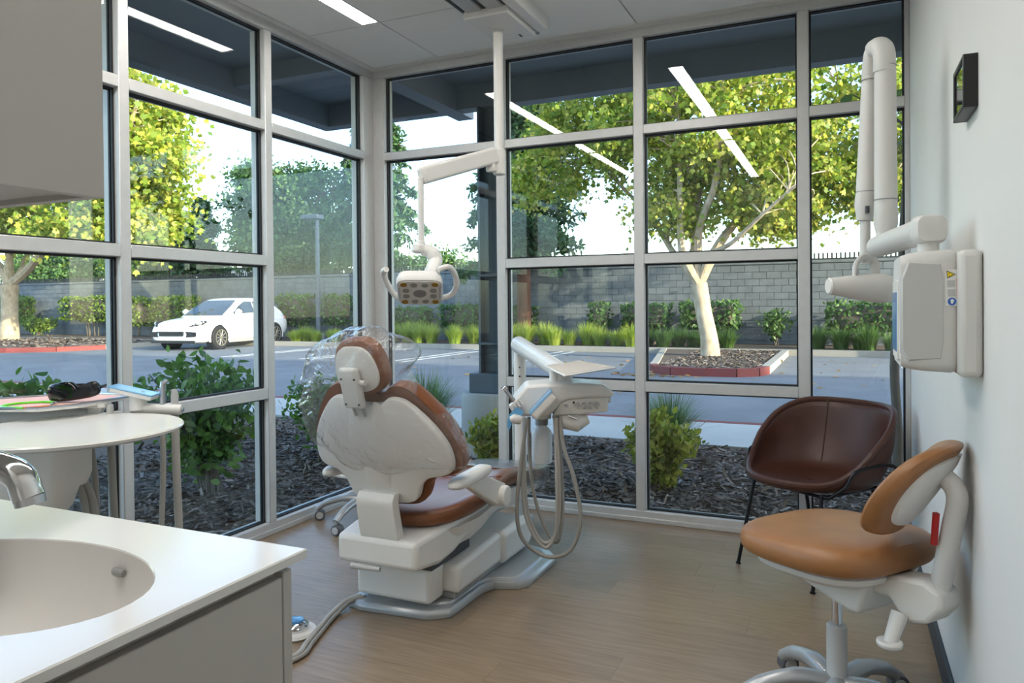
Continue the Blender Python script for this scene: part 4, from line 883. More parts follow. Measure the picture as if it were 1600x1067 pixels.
sticker('sign_figure', [pxs(1485, 468), pxs(1489, 467), pxs(1491, 470), pxs(1488, 475), pxs(1486, 474)], 'sticker_white', .0014)
kc = cp(1450, 359, 1.89)
obj('arm_swivel', MB().cyl((kc.x, kc.y, 1.33), (kc.x, kc.y, kc.z), .024, .026), 'xray_grey', xr)
e1 = cp(1371, 386, 2.36); e1.z = kc.z-.008; ad = (e1-kc).normalized()
obj('elbow_cap', MB().stack(rr(.04, .037, .022), [(.8, -.02), (1, -.008), (1, .012), (.85, .03), (.3, .034)], lambda u, v, h: kc - ad*h*1.2 + ad.cross(Vector((0, 0, 1))).normalized()*u + Vector((0, 0, v))), 'xray_grey', xr)
obj('extension_arm', MB().tube([kc, e1], [.036, .034], 20), 'xray_grey', xr, bevel=.006)
bA, tA = cp(1381, 372, 2.38), cp(1381, 78, 2.38); tB, bB = cp(1360, 100, 2.47), cp(1353, 338, 2.47)
obj('arm_joint', MB().tube([cp(1379, 392, 2.37), cp(1380, 350, 2.38)], .019, 16), 'xray_grey', xr)
obj('upper_arm', MB().tube([cp(1384, 372, 2.38), cp(1384, 350, 2.38), cp(1384, 310, 2.38), cp(1383, 110, 2.38), cp(1382, 80, 2.38)], [.026, .036, .034, .032, .030], 16), 'xray_grey', xr)
obj('shoulder_cap', MB().tube(catmull([cp(1382, 112, 2.38), cp(1381, 82, 2.38), cp(1374, 74, 2.41), cp(1364, 84, 2.45), cp(1360, 118, 2.47)], 6), [.0335]*8+[.033]*9+[.028]*8, 16), 'xray_grey', xr)
obj('forearm', MB().tube([cp(1360, 112, 2.47), cp(1354, 300, 2.47), cp(1352, 320, 2.47), cp(1351, 345, 2.47)], [.026, .033, .034, .024], 16), 'xray_grey', xr)
for q in ((1382.7, 104, 2.38, .0345), (1384, 312, 2.38, .0365), (1359.5, 126, 2.47, .0295), (1354.2, 300, 2.47, .0345)):
    obj('arm_seam', MB().tube([cp(q[0], q[1]-.6, q[2]), cp(q[0], q[1]+.6, q[2])], q[3], 16), 'mid_grey', xr)
obj('arm_hinge', MB().tube([cp(1355, 322, 2.44), cp(1355, 333, 2.44)], .007, 10), 'dark_grey', xr)
obj('head_stem', MB().tube([cp(1352, 345, 2.47), cp(1352, 412, 2.47)], .0165, 14), 'xray_grey', xr)
obj('head_yoke', MB().tube(catmull([cp(1336, 436, 2.44), cp(1337, 415, 2.44), cp(1346, 403, 2.45), cp(1358, 403, 2.46), cp(1366, 412, 2.47), cp(1367, 436, 2.47)], 5), .009, 10, sx=1.8), 'xray_grey', xr)
obj('tube_head', MB().tube([cp(1295, 447, 2.44), cp(1297, 447, 2.44), cp(1330, 448, 2.44), cp(1352, 449, 2.44), cp(1375, 450, 2.44), cp(1393, 452, 2.44), cp(1402, 453, 2.44), cp(1405, 453, 2.44)], [.026, .028, .038, .046, .05, .045, .03, .01], 24), 'xray_grey', xr)
obj('tube_cone_end', MB().tube([cp(1293.5, 447, 2.44), cp(1296, 447, 2.44)], [.024, .029], 24), 'unit_plastic', xr)

# ------------------------------------------------------------------ small framed picture
pf = thing('picture_frame', (3.14, -2.0, 1.68), 'small black picture frame with glass on the white right-hand wall', 'picture frame')
ya, yb_, z0, z1 = -2.12, -1.83, 1.682, 1.805; fw_ = .012
ya, yb_, z0, z1 = -2.03, -1.85, 1.716, 1.845
for a in (((3.128, ya, z0), (XR, ya+fw_, z1)), ((3.128, yb_-fw_, z0), (XR, yb_, z1)), ((3.128, ya+fw_, z0), (XR, yb_-fw_, z0+fw_)), ((3.128, ya+fw_, z1-fw_), (XR, yb_-fw_, z1))):
    obj('frame_bar', MB().box(*a), 'black', pf, bevel=.002)
obj('print', MB().box((3.137, ya+fw_, z0+fw_), (3.15, yb_-fw_, z1-fw_)), 'photo_print', pf); obj('cover_glass', MB().box((3.132, ya+fw_, z0+fw_), (3.134, yb_-fw_, z1-fw_)), 'picture_glass', pf)
# ------------------------------------------------------------------ trees
def limb_tree(name, base, limbs, crown, ncl, nleaf, lsize, label, cat, leafm, barkm, trunk, seed, group=None, cl_r=.55, shape=LEAF, hollow=.35):
    """trunk: [(pt, r)...]; limbs: [[(pt)...], r0]; crown: list of (centre, radii, weight)"""
    rs = np.random.RandomState(seed); t = thing(name, tuple(base), label, cat, group)
    obj('trunk', MB().tube(catmull([p for p, r in trunk], 5), list(np.interp(np.linspace(0, 1, (len(trunk)-1)*5+1), np.linspace(0, 1, len(trunk)), [r for p, r in trunk])), 12), barkm, t)
    nodes = []; m = MB()
    for pts, r0 in limbs:
        C = catmull(pts, 6); k = len(C); m.tube(C, [r0*(1-.75*i/(k-1)) for i in range(k)], 8)
        nodes += [(C[i], r0*(1-.75*i/(k-1))) for i in range(k//3, k)]
    cl = []
    wts = np.array([w for _, _, w in crown]); wts = wts/wts.sum()
    for i in range(ncl):
        c, rad, _ = crown[rs.choice(len(crown), p=wts)]
        d = rs.normal(size=3); d /= np.linalg.norm(d); q = np.array(c)+np.array(rad)*d*(hollow+(1-hollow)*rs.uniform()**.6)
        cl.append(q)
    N = np.array([tuple(p) for p, _ in nodes]); NR = np.array([r for _, r in nodes])
    for q in cl:
        j = np.argmin(np.linalg.norm(N-q, axis=1)+rs.uniform(0, .4, len(N))); a = Vector(N[j]); b = Vector(q); mid = (a+b)/2+Vector((rs.normal()*.12, rs.normal()*.12, .1))
        m.tube(catmull([a, mid, b], 3), [min(NR[j]*.5, .035)]*3+[.015]*3+[.006], 5)
    obj('branches', m, barkm, t, fix=False)
    per = nleaf//ncl; cl = np.array(cl)
    P = np.repeat(cl, per, 0) + rs.normal(size=(ncl*per, 3))*np.array([cl_r, cl_r, cl_r*.75])*rs.uniform(.3, 1, (ncl*per, 1))
    v, f = leaves(rs, P, lsize, shape, droop=.4)
    npobj('foliage', v, f, leafm, t, kind='stuff'); return t

FZ_ = GZ+.12
# island sycamore, limbs traced at the trunk's distance
b1 = atZ(1110, 556, FZ_); Y1 = b1.y
def s1(x, y, dy=0): return atY(x, y, Y1+dy)
fork = s1(1092, 443)
limb_tree('sycamore_tree', b1, [([fork, s1(1075, 415, -.2), s1(1064, 380, -.4), s1(1062, 256, -.8), s1(1058, 150, -.9)], .13),
    ([fork, s1(1085, 390, .2), s1(1094, 275, .5), s1(1115, 200, .9), s1(1120, 100, 1)], .12),
    ([fork, s1(1092, 360, -.3), s1(1116, 291, -.8), s1(1128, 200, -1.2), s1(1128, 90, -1.6)], .11),
    ([fork, s1(1121, 386), s1(1153, 342, .3), s1(1216, 260, .8), s1(1260, 215, 1.2), s1(1330, 140, 1.5)], .13),
    ([fork, s1(1110, 400, -.3), s1(1145, 378, -.8), s1(1200, 327, -1.2), s1(1250, 285, -1.6)], .08),
    ([fork, s1(1070, 415), s1(1049, 390, .3), s1(1015, 338, .8), s1(960, 280, 1.2), s1(880, 200, 1.6)], .1)],
    [(tuple(s1(1100, 170)), (3.3, 2.6, 1.7), 3.0), (tuple(s1(960, 210, .5)), (2.0, 2.0, 1.6), 1.3), (tuple(s1(1200, 245)), (1.7, 2.0, 1.25), 1.2), (tuple(s1(1050, 320, .3)), (1.0, 1.4, .75), .7), (tuple(s1(1215, 320, .3)), (1.1, 1.4, .65), .7), (tuple(s1(850, 260, .5)), (1.1, 1.4, 1.2), .6), (tuple(s1(1110, 60)), (3.6, 2.8, 1.8), 1.4)],
    380, 46000, .115, 'tall sycamore with pale trunk and yellow-green leaves in the red-kerbed island', 'tree', 'leaf_sycamore', 'bark_pale',
    [(b1-Vector((0, 0, .1)), .24), (s1(1108, 530), .2), (s1(1100, 490), .185), (fork, .19)], 11, cl_r=.34)
# sycamore to the right, trunk hidden behind the wall end
b2_ = Vector((7.2, 14.6, FZ_)); s2 = lambda x, y, dy=0: atY(x, y, 14.6+dy)
limb_tree('sycamore_tree', b2_, [([(7.1, 14.6, 2.2), (6.3, 14.4, 3.2), (5.2, 14.2, 4.4), (4.0, 14, 5.6)], .12), ([(7.1, 14.6, 2.2), (7.2, 14.9, 4), (7, 15, 6.5)], .13), ([(7.1, 14.6, 2.2), (6, 15.2, 3.6), (4.6, 15.6, 5.2)], .1), ([(7.1, 14.6, 2.2), (8.4, 14.2, 4), (9.4, 14, 6)], .11)],
    [((4.4, 14.4, 5.2), (2.0, 2.0, 2.0), 2), ((3.6, 14.6, 3.9), (1.4, 1.5, .7), .7), ((7.6, 14.6, 6.), (2.6, 2.2, 2.0), 1)], 150, 17000, .115,
    'yellow-green sycamore standing right of the island tree', 'tree', 'leaf_sycamore', 'bark_pale', [(b2_-Vector((0, 0, .1)), .22), (Vector((7.15, 14.6, 1)), .18), (Vector((7.1, 14.6, 2.3)), .17)], 12, cl_r=.34)
# sycamore on the left-hand island
b3_ = atZ(15, 531, FZ_); Y3 = b3_.y; s3 = lambda x, y, dy=0: atY(x, y, Y3+dy); f3 = s3(15, 445)
limb_tree('sycamore_tree', b3_, [([f3, s3(2, 420), s3(-25, 385, .5), s3(-70, 330, 1)], .2), ([f3, s3(14, 400), s3(20, 350, -.5), s3(40, 230, -1)], .2), ([f3, s3(40, 425), s3(66, 395, -.6), s3(110, 350, -1.5), s3(180, 250, -2.5), s3(215, 160, -3)], .18), ([f3, s3(34, 420, .4), s3(45, 395, .8), s3(120, 300, 1.5)], .13)],
    [(tuple(s3(20, 260, 0)), (4.5, 4, 3.2), 2), (tuple(s3(140, 240, -2)), (2.6, 3, 3.2), 1.8), (tuple(s3(212, 235, -2.5)), (1.3, 2.0, 2.4), 1.6), (tuple(s3(205, 345, -2)), (1.2, 2, 1.0), .8), (tuple(s3(60, 345, 0)), (4.2, 3, .9), 1.2)], 300, 40000, .17,
    'sunlit sycamore with a pale trunk standing behind the left-hand red kerb', 'tree', 'leaf_sycamore', 'bark_pale', [(b3_-Vector((0, 0, .1)), .36), (s3(15, 500), .3), (s3(15, 470), .29), (f3, .33)], 13, cl_r=.5)
# round dark-green trees behind the block wall
def back_tree(name, px, y_top, y_bot, halfpx, Y, label, leafm, seed, n=9000, ncl=110, size=.3, group='trees behind the block wall'):
    c = atY(px, (y_top+y_bot)/2, Y); top = atY(px, y_top, Y).z; bot = max(atY(px, y_bot, Y).z, 1.2); hw = (atY(px+halfpx, y_top, Y)-c); hw = math.hypot(hw.x, hw.y)*.8
    b = Vector((c.x, Y, GZ)); cz = (top+bot)/2; rz = (top-bot)/2
    limb_tree(name, b, [([(c.x, Y, bot*.6), (c.x+.4, Y, cz), (c.x, Y, top*.9)], .16), ([(c.x, Y, bot*.6), (c.x-hw*.5, Y+.3, cz), (c.x-hw*.8, Y, cz+rz*.3)], .12), ([(c.x, Y, bot*.6), (c.x+hw*.5, Y-.3, cz), (c.x+hw*.8, Y, cz+rz*.3)], .12)],
        [((c.x, Y, cz), (hw, hw*.7, rz*.92), 2), ((c.x, Y, bot+rz*.6), (hw*.9, hw*.7, rz*.5), 1)], ncl, n, size, label, 'tree', leafm, 'bark_grey', [(b, .24), (Vector((c.x, Y, bot*.35)), .2), (Vector((c.x, Y, bot*.65)), .18)], seed, group, cl_r=.5, shape=OVAL, hollow=.25)
back_tree('broadleaf_tree', 452, 222, 440, 112, 23.5, 'broad dark-green tree rising behind the block wall beyond the white car', 'leaf_green', 21, 42000, 230, .19)
back_tree('broadleaf_tree', 225, 395, 445, 60, 26, 'low yellowish tree peeping over the block wall left of the white car', 'leaf_hedge', 22, 9000, 70, .2)
back_tree('broadleaf_tree', 90, 385, 448, 90, 27, 'dark tree showing over the block wall behind the pale trunk', 'leaf_green', 23, 12000, 90, .22)
back_tree('broadleaf_tree', 245, 300, 440, 40, 25, 'narrow green tree over the block wall beside the left-hand sycamore crown', 'leaf_green', 24, 9000, 80, .19)
back_tree('broadleaf_tree', 690, 395, 440, 50, 30, 'small green tree top over the block wall behind the dental lamp', 'leaf_green', 25, 4000, 40, .2)

def conifer(name, base, h, r, z0, label, seed, n=150, group=None, lean=0, per=70, lsize=.3, trunk_r=.2, bare=0):
    rs = np.random.RandomState(seed); t = thing(name, tuple(base), label, 'tree', group); base = Vector(base)
    obj('trunk', MB().tube([base-Vector((0, 0, .1)), base+Vector((0, 0, h*.3)), base+Vector((0, 0, h*.7)), base+Vector((0, 0, h))], [trunk_r, trunk_r*.8, trunk_r*.4, .03], 12), 'bark_red', t)
    m = MB(); Ps = []
    for i in range(n):
        q = rs.uniform()**.85; z = z0+(h-z0)*q; L = r*(1-q)**.75*rs.uniform(.65, 1.1)+.25; a = rs.uniform(0, 2*PI)
        d = Vector((math.cos(a), math.sin(a), 0)); p0 = base+Vector((0, 0, z)); P = [p0, p0+d*L*.5+Vector((0, 0, .08*L)), p0+d*L+Vector((0, 0, -.16*L))]
        m.tube(P, [.035, .02, .006], 5)
        k = int(per*(.4+L/r)); s = rs.uniform(.12, 1, k); w = (1.05-s*.75)*.28*L
        for j in range(k):
            c = P[0].lerp(P[1], s[j]*2) if s[j] < .5 else P[1].lerp(P[2], s[j]*2-1)
            o = Vector((-d.y, d.x, 0))*rs.normal()*w[j]*.6 + Vector((0, 0, -abs(rs.normal())*.14)); Ps.append(tuple(c+o))
    obj('branches', m, 'bark_red', t, fix=False)
    v, f = leaves(rs, np.array(Ps), lsize, np.array([(-.12, 0, 0), (.12, 0, 0), (.2, .5, .03), (0, 1, -.05), (-.2, .5, .03)]), droop=.5)
    npobj('foliage', v, f, 'leaf_conifer', t, kind='stuff'); return t
cb1 = atZ(872, 529, FZ_)
conifer('redwood_tree', (cb1.x, 17.2, FZ_), 11.5, 1.85, 2.5, 'dark redwood with a reddish trunk in front of the block wall', 31, 300, per=150, lsize=.2, trunk_r=.24)
conifer('conifer_tree', (-15.6, 22.5, GZ), 11.5, 2.6, 2.2, 'blue-green conifer behind the block wall beyond the dental lamp', 32, 200, per=120, lsize=.24)
conifer('conifer_tree', (-27.5, 24, GZ), 7.0, 2.2, 2.0, 'dark conifer rising behind the block wall left of the white car', 33, 100, per=90, lsize=.28)

# slim trunk close outside the right end of the window
tr = atZ(1404, 770, SWZ); 
stt = thing('young_tree', (tr.x, tr.y, SWZ), 'slim grey tree trunk standing just outside the right-hand window end', 'tree')
obj('trunk', MB().tube(catmull([(tr.x-.02, tr.y, SWZ-.05), (tr.x, tr.y, .3), (tr.x-.02, tr.y+.02, .8), (tr.x+.02, tr.y, 1.3), (tr.x+.05, tr.y, 1.9), (tr.x+.12, tr.y+.05, 2.6)], 5), [.035]*6+[.03]*20, 10), 'bark_grey', stt)
rs_ = np.random.RandomState(5); P = np.array([tr.x+.55, tr.y+.3, 2.5])+rs_.normal(size=(350, 3))*np.array([.25, .3, .2])
v, f = leaves(rs_, P, .09, OVAL); npobj('foliage', v, f, 'leaf_green', stt, kind='stuff')
m = MB(); [m.tube([(tr.x+.1, tr.y+.04, 2.4), tuple(P[i*9])], [.012, .004], 5) for i in range(24)]; obj('branches', m, 'bark_grey', stt, fix=False)

# ------------------------------------------------------------------ hedges along the block wall
def hedge(x0, x1, y, z0, z1, dep, label, seed, dens=420, m='leaf_hedge', size=.11, group='clipped hedges along the block wall'):
    rs = np.random.RandomState(seed); c = Vector(((x0+x1)/2, y, FZ-.02)); t = thing('hedge', tuple(c), label, 'hedge', group)
    w, d, h = (x1-x0)/2, dep/2, (z1-z0)/2; zc = (z0+z1)/2; N = int(dens*(w*h*4+w*d*4+d*h*4))
    g = rs.uniform(-1, 1, (N, 3)); ax = rs.choice(3, N, p=[.2, .45, .35]); sg = np.where(rs.uniform(size=N) < .5, -1, 1)
    g[np.arange(N), ax] = sg*(1-np.abs(rs.normal(size=N))*.1)
    lump = 1+.07*np.sin(g[:, 0]*5+seed)+.05*np.sin(g[:, 2]*7+g[:, 1]*4)
    g = g*(1-.10*(np.abs(g[:, [1, 2, 0]])**4)); P = np.array([c.x, y, zc])+g*np.array([w, d, h])*lump[:, None]
    v, f = leaves(rs, P, size, OVAL, normals=g); npobj('foliage', v, f, m, t, kind='stuff')
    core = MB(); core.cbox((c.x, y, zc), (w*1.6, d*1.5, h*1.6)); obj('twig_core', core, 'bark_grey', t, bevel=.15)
    st = MB()
    for i in range(max(3, int(w*5))):
        xx = c.x+rs.uniform(-.7, .7)*w; st.tube([(c.x+(xx-c.x)*.6, y+rs.uniform(-.1, .1), FZ-.05), (xx, y+rs.uniform(-.3, .3)*d, zc)], [.03, .015], 6)
    obj('stems', st, 'bark_grey', t)
YH = 17.75
def hx(px, py=480): return atY(px, py, YH).x
def hz(py, px): return atY(px, py, YH).z
HD = [(-45, 50, 465, 500, 'clipped hedge behind the pale sycamore trunk'), (103, 205, 465, 500, 'clipped hedge with bare lower stems right of the pale trunk'), (206, 228, 466, 508, 'narrow sunlit hedge beside the long hedge behind the car'), (238, 306, 465, 512, 'long sunlit hedge directly behind the white car'),
      (437, 486, 462, 506, 'square dark hedge between the white car and the lamp post'), (508, 545, 463, 506, 'square dark hedge right of the lamp post'), (618, 672, 482, 508, 'low round hedge below the dental lamp'), (690, 756, 478, 510, 'hedge beside the dark eave column'),
      (800, 834, 478, 512, 'small square hedge left of the redwood trunk'), (922, 950, 475, 512, 'small upright hedge right of the redwood trunk'), (972, 1046, 476, 515, 'sparse hedge left of the island trunk'), (1062, 1156, 473, 512, 'dark hedge right of the island trunk'), (1292, 1412, 473, 520, 'large dark hedge behind the x-ray tube head')]
for i, (a, b, zt2, zb2, lb) in enumerate(HD):
    hedge(hx(a), hx(b), YH, hz(zb2, a), hz(zt2, a), .72, lb, 50+i, dens=300 if i < 6 else 330, m='leaf_hedge' if i < 4 else 'leaf_green', size=.13)
rs_ = np.random.RandomState(77)
def open_shrub(name, base, h, w, nst, nl, size, label, leafm, seed, cat='shrub', shape=OVAL, group=None, red=0, up=.4, low=.25):
    rs = np.random.RandomState(seed); base = Vector(base); t = thing(name, tuple(base), label, cat, group); m = MB(); Ps = []
    for i in range(nst):
        a = rs.uniform(0, 2*PI); rr_ = w*math.sqrt(rs.uniform()); hh_ = h*rs.uniform(.65, 1)*(1-.25*(rr_/w)**2)
        tip = base+Vector((rr_*math.cos(a), rr_*math.sin(a), hh_)); mid = base.lerp(tip, .5)+Vector((rr_*.15*math.cos(a), rr_*.15*math.sin(a), -.05*h))*-1
        C = catmull([base+Vector((rs.normal()*.03, rs.normal()*.03, 0)), mid, tip], 5); m.tube(C, [.008+.006*h]*4+[.006]*4+[.003]*3, 5)
        k = nl//nst; s = rs.uniform(low, 1, k)**.8
        for q in s: p = C[min(10, int(q*10))].lerp(C[min(10, int(q*10)+1)], rs.uniform()); Ps.append(tuple(p+Vector(rs.normal(size=3)*w*.10)))
    obj('stems', m, 'bark_grey', t, fix=False); P = np.array(Ps); v, f = leaves(rs, P, size, shape, droop=-up); npobj('foliage', v, f, leafm, t, kind='stuff')
    if red:
        for i in range(red):
            q = P[rs.randint(len(P))]+rs.normal(size=3)*.03; fm = MB()
            for k in range(5): a = 2*PI*k/5; fm.tube([q, q+np.array([.028*math.cos(a), .028*math.sin(a), .02])], [.004, .009], 5)
            obj('flower', fm, 'flower_red', t)
    return t
op = atZ(1211, 528, FZ); open_shrub('open_shrub', (hx(1211), YH, FZ-.02), 1.1, .5, 16, 700, .12, 'open leggy shrub against the block wall right of the island', 'leaf_green', 61)
open_shrub('open_shrub', (hx(70), YH-.3, FZ-.02), .85, .75, 26, 1500, .14, 'low sunlit shrub against the block wall beside the pale trunk', 'leaf_hedge', 62)

# ------------------------------------------------------------------ grasses
def grass(name, base, h, w, n, label, leafm, seed, group=None, bw=.012, droop=.55):
    rs = np.random.RandomState(seed); a = rs.uniform(0, 2*PI, n); r0 = w*.25*np.sqrt(rs.uniform(size=n)); L = h*rs.uniform(.6, 1.1, n); out = rs.uniform(.1, 1, n)*droop*h
    K = 5; ts = np.linspace(0, 1, K); V = np.zeros((n, K, 2, 3)); d = np.stack([np.cos(a), np.sin(a)], 1); sdv = np.stack([-d[:, 1], d[:, 0]], 1)
    for i, t in enumerate(ts):
        rad = r0*1.0+out*t**1.8; z = L*(t-.35*t**2.6*(out/(droop*h)))
        c = np.stack([base[0]+d[:, 0]*rad, base[1]+d[:, 1]*rad, base[2]+z], 1); hw = bw*(1-t*.85)/2
        V[:, i, 0, :] = c; V[:, i, 1, :] = c; V[:, i, 0, :2] -= sdv*hw; V[:, i, 1, :2] += sdv*hw
    idx = np.arange(n*K*2).reshape(n, K, 2); F = np.stack([idx[:, :-1, 0], idx[:, :-1, 1], idx[:, 1:, 1], idx[:, 1:, 0]], -1).reshape(-1, 4)
    return npobj(name, V.reshape(-1, 3), F, leafm, None, label=label, cat='grass', group=group)
k = 0
for a, b, hgt in ((466, 545, .42), (608, 680, .55), (715, 752, .5), (796, 860, .55), (868, 1000, .5), (1005, 1150, .42), (1275, 1410, .5)):
    x = atZ(a, 535, FZ).x; xe = atZ(b, 535, FZ).x
    lab = {466: 'sunlit grass tuft on the kerb strip right of the white car', 608: 'sunlit grass tuft on the kerb strip below the dental lamp', 715: 'grass tuft on the kerb strip beside the dark eave column', 796: 'sunlit grass tuft on the kerb strip left of the redwood trunk',
           868: 'bright grass tuft on the kerb strip right of the redwood trunk', 1005: 'grass tuft at the far end of the tree island', 1275: 'green grass tuft under the large dark hedge'}[a]
    x = atY(a, 525, 16.3).x; xe = atY(b, 525, 16.3).x
    rg = random.Random(a)
    while x < xe:
        grass('grass_tuft', (x+rg.uniform(-.1, .1), rg.uniform(16.0, 16.7), FZ-.03), hgt*rg.uniform(.95, 1.5), .7, 520, lab, 'grass_blade' if a < 1000 else 'grass_deep', 200+k, lab, .018, rg.uniform(.55, .85)); k += 1
        x += rg.uniform(.32, .6)
def on_bed(px, py): p = atZ(px, py, SWZ-.02); return (p.x, p.y, SWZ-.03)
grass('fountain_grass', (-.86, 2.05, SWZ-.03), .74, .45, 1500, 'large fountain grass clump behind the dental chair backrest', 'grass_deep', 301, None, .007, .62)
p_ = on_bed(1040, 725); grass('fountain_grass', (p_[0]-.05, p_[1]+.35, SWZ-.03), .62, .4, 1100, 'fountain grass clump behind the yellow-green shrub under the third window', 'grass_deep', 302, None, .007, .7)
open_shrub('yellow_shrub', on_bed(774, 745), .5, .22, 40, 3000, .05, 'yellow-green shrub in the bed beside the delivery unit post', 'leaf_yellow', 311, up=.7)
open_shrub('yellow_shrub', on_bed(1036, 765), .58, .25, 46, 4200, .055, 'yellow-green shrub in the bed left of the brown armchair', 'leaf_yellow', 312, up=.7, low=.1)
open_shrub('leafy_shrub', on_bed(325, 770), 1.02, .52, 40, 2500, .075, 'green leafy shrub outside the side window behind the suction hoses', 'leaf_shrub', 313, low=.2)
open_shrub('flowering_shrub', (-1.2, .95, SWZ-.03), .78, .36, 46, 3000, .05, 'fine-leaved green shrub with small red flowers outside the side window', 'leaf_shrub', 314, red=9)
lp_ = cp(30, 640, 5.2); open_shrub('leafy_shrub', (lp_.x, lp_.y, SWZ-.03), .93, .42, 26, 900, .11, 'green shrub whose top leaves show above the instrument tray', 'leaf_shrub', 315)

# ------------------------------------------------------------------ mulch chips and fallen leaves
rs_ = np.random.RandomState(8)
def chips(n, xr_, yr_, z, size, name, parent):
    P = np.stack([rs_.uniform(*xr_, n), rs_.uniform(*yr_, n), np.full(n, z)+rs_.uniform(0, .014, n)], 1)
    v, f = leaves(rs_, P, size, np.array([(-.11, 0, 0), (.11, 0, .06), (.14, .9, .09), (.02, 1, 0), (-.12, .85, .04)]), normals=np.tile([0, 0, 1.6], (n, 1)), jit=.7, flat=.18)
    return npobj(name, v, f, 'mulch_chip', parent, kind='stuff')
v_ = bed
chips(26000, (-3.2, 3.4), (.12, 2.72), SWZ-.02, .055, 'mulch_chips', bed)
chips(12000, (-4.0, -.12), (-2.4, .12), SWZ-.02, .055, 'mulch_chips', bed)
i1 = [o for o in COL.objects if o.name.startswith('island_bed')]
chips(8000, (-.5, 1.4), (9.9, 15.4), FZ-.03, .06, 'mulch_chips', i1[0]); chips(5000, (-34, -19.4), (10.9, 15.4), FZ-.03, .14, 'mulch_chips', i1[1])
lf = thing('fallen_leaves', (0, 9.4, GZ), 'scattered dry leaves lying on the asphalt by the island kerb', 'leaves', kind='stuff')
n = 140; P = np.stack([rs_.uniform(-8, 3.5, n), 4.6+rs_.uniform(0, 1, n)**.6*10, np.full(n, GZ+.01)], 1); P[:50, 0] = rs_.normal(-.5, .4, 50); P[:50, 1] = 9.55+rs_.uniform(-.3, .1, 50)
v, f = leaves(rs_, P, .12, OVAL, normals=np.tile([0, 0, 2.], (n, 1)), flat=.2); npobj('dry_leaves', v, f, 'leaf_dry', lf, kind='stuff')

# ------------------------------------------------------------------ lamp post, far shed
lpo = atY(497, 480, 16.9); zt3 = atY(497, 340, 16.9).z
lt = thing('lamp_post', (lpo.x, 16.9, FZ), 'tall dark parking lot lamp post in front of the block wall', 'lamp post')
obj('post', MB().tube([(lpo.x, 16.9, FZ-.1), (lpo.x, 16.9, zt3)], [.085, .075], 12), 'column_steel', lt)
obj('lamp_head', MB().cbox((lpo.x-.18, 16.85, zt3+.02), (.75, .4, .16)), 'column_steel', lt, bevel=.03); obj('post_base', MB().lathe([(.2, FZ-.1), (.2, FZ+.2), (.17, FZ+.22)], 20, (lpo.x, 16.9, 0)), 'concrete', lt)
fb0, fb1 = atY(318, 425, 34), atY(395, 425, 34)
bd = thing('shed', ((fb0.x+fb1.x)/2, 35, GZ), 'pale grey flat-roofed building beyond the block wall above the white car', 'building')
obj('wall', MB().box((fb0.x, 34, GZ), (fb1.x+3, 38, atY(340, 421, 34).z)), 'far_building', bd); obj('roof', MB().box((fb0.x-.2, 33.8, atY(340, 421, 34).z), (fb1.x+3.2, 38.2, atY(340, 419, 34).z)), 'dark_grey', bd)

# ------------------------------------------------------------------ white car, nose towards the road
CM = Matrix.Translation((-16.35, 14.65, GZ)) @ Matrix.Rotation(R(97), 4, 'Z')      # local -x is the nose
car = thing('car', (-16.35, 14.65, GZ), 'white SUV parked nose-out by the hedge in front of the block wall', 'car')
def cpt(x, y, z): return CM @ Vector((x, y, z))
stn = [(-2.44, .36, .64, .62), (-2.40, .28, .74, .80), (-2.25, .22, .84, .92), (-1.9, .2, .94, .97), (-1.45, .2, 1.0, .985), (-.95, .22, 1.05, .985), (-.3, .23, 1.07, .98), (.5, .23, 1.09, .98), (1.3, .23, 1.12, .985), (1.9, .25, 1.12, .97), (2.25, .3, 1.08, .9), (2.42, .38, .98, .82), (2.47, .5, .85, .7)]
vs = []
for x, zb, zt, w in stn:
    hm = (zb+zt)/2
    sec = [(0, zb), (w*.85, zb), (w*.97, zb+.12), (w, hm), (w*.985, zt-.16), (w*.93, zt-.05), (w*.75, zt), (0, zt+.025)]
    sec = sec+[(-a, b) for a, b in sec[::-1][1:-1]]
    vs += [cpt(x, a, b) for a, b in sec]
n = 14
obj('body', MB().add(vs, [(i*n+j, i*n+(j+1) % n, (i+1)*n+(j+1) % n, (i+1)*n+j) for i in range(len(stn)-1) for j in range(n)]+[tuple(range(n)), tuple((len(stn)-1)*n+j for j in range(n))]), 'car_white', car, sub=2, smooth=60)
def gh(x, y, z): return cpt(x, y, z)
lv = [(1.03, -1.10, 2.20, .90), (1.2, -.82, 2.02, .87), (1.4, -.48, 1.70, .80), (1.56, -.15, 1.38, .72), (1.63, .15, 1.05, .64), (1.655, .45, .8, .4)]
vs = []
for z, xa, xb, w in lv:
    o = rr((xb-xa)/2, w, .16*w/.9, 4); vs += [gh((xa+xb)/2+a, b, z) for a, b in o]
n = len(o)
obj('cabin', MB().add(vs, [(i*n+j, i*n+(j+1) % n, (i+1)*n+(j+1) % n, (i+1)*n+j) for i in range(len(lv)-1) for j in range(n)]+[tuple((len(lv)-1)*n+j for j in range(n))]), 'car_white', car, smooth=60)
def pane(name, pts, m='car_glass', off=.012, parent=car, **kw):
    P = [gh(*p) for p in pts]; c = sum(P, Vector())/len(P); nn = (P[1]-P[0]).cross(P[2]-P[0]).normalized(); ctr = gh(.4, 0, .9)
    if nn.dot(c-ctr) < 0: nn = -nn
    k = len(P); return obj(name, MB().add([p+nn*off for p in P]+[p-nn*.01 for p in P], [tuple(range(k)), tuple(range(2*k-1, k-1, -1))]+[(i, (i+1) % k, k+(i+1) % k, k+i) for i in range(k)]), m, parent, smooth=0, **kw)
pane('windscreen', [(-1.04, -.74, 1.07), (-1.04, .74, 1.07), (-.5, .68, 1.39), (-.18, .58, 1.55), (-.18, -.58, 1.55), (-.5, -.68, 1.39)], off=.022)
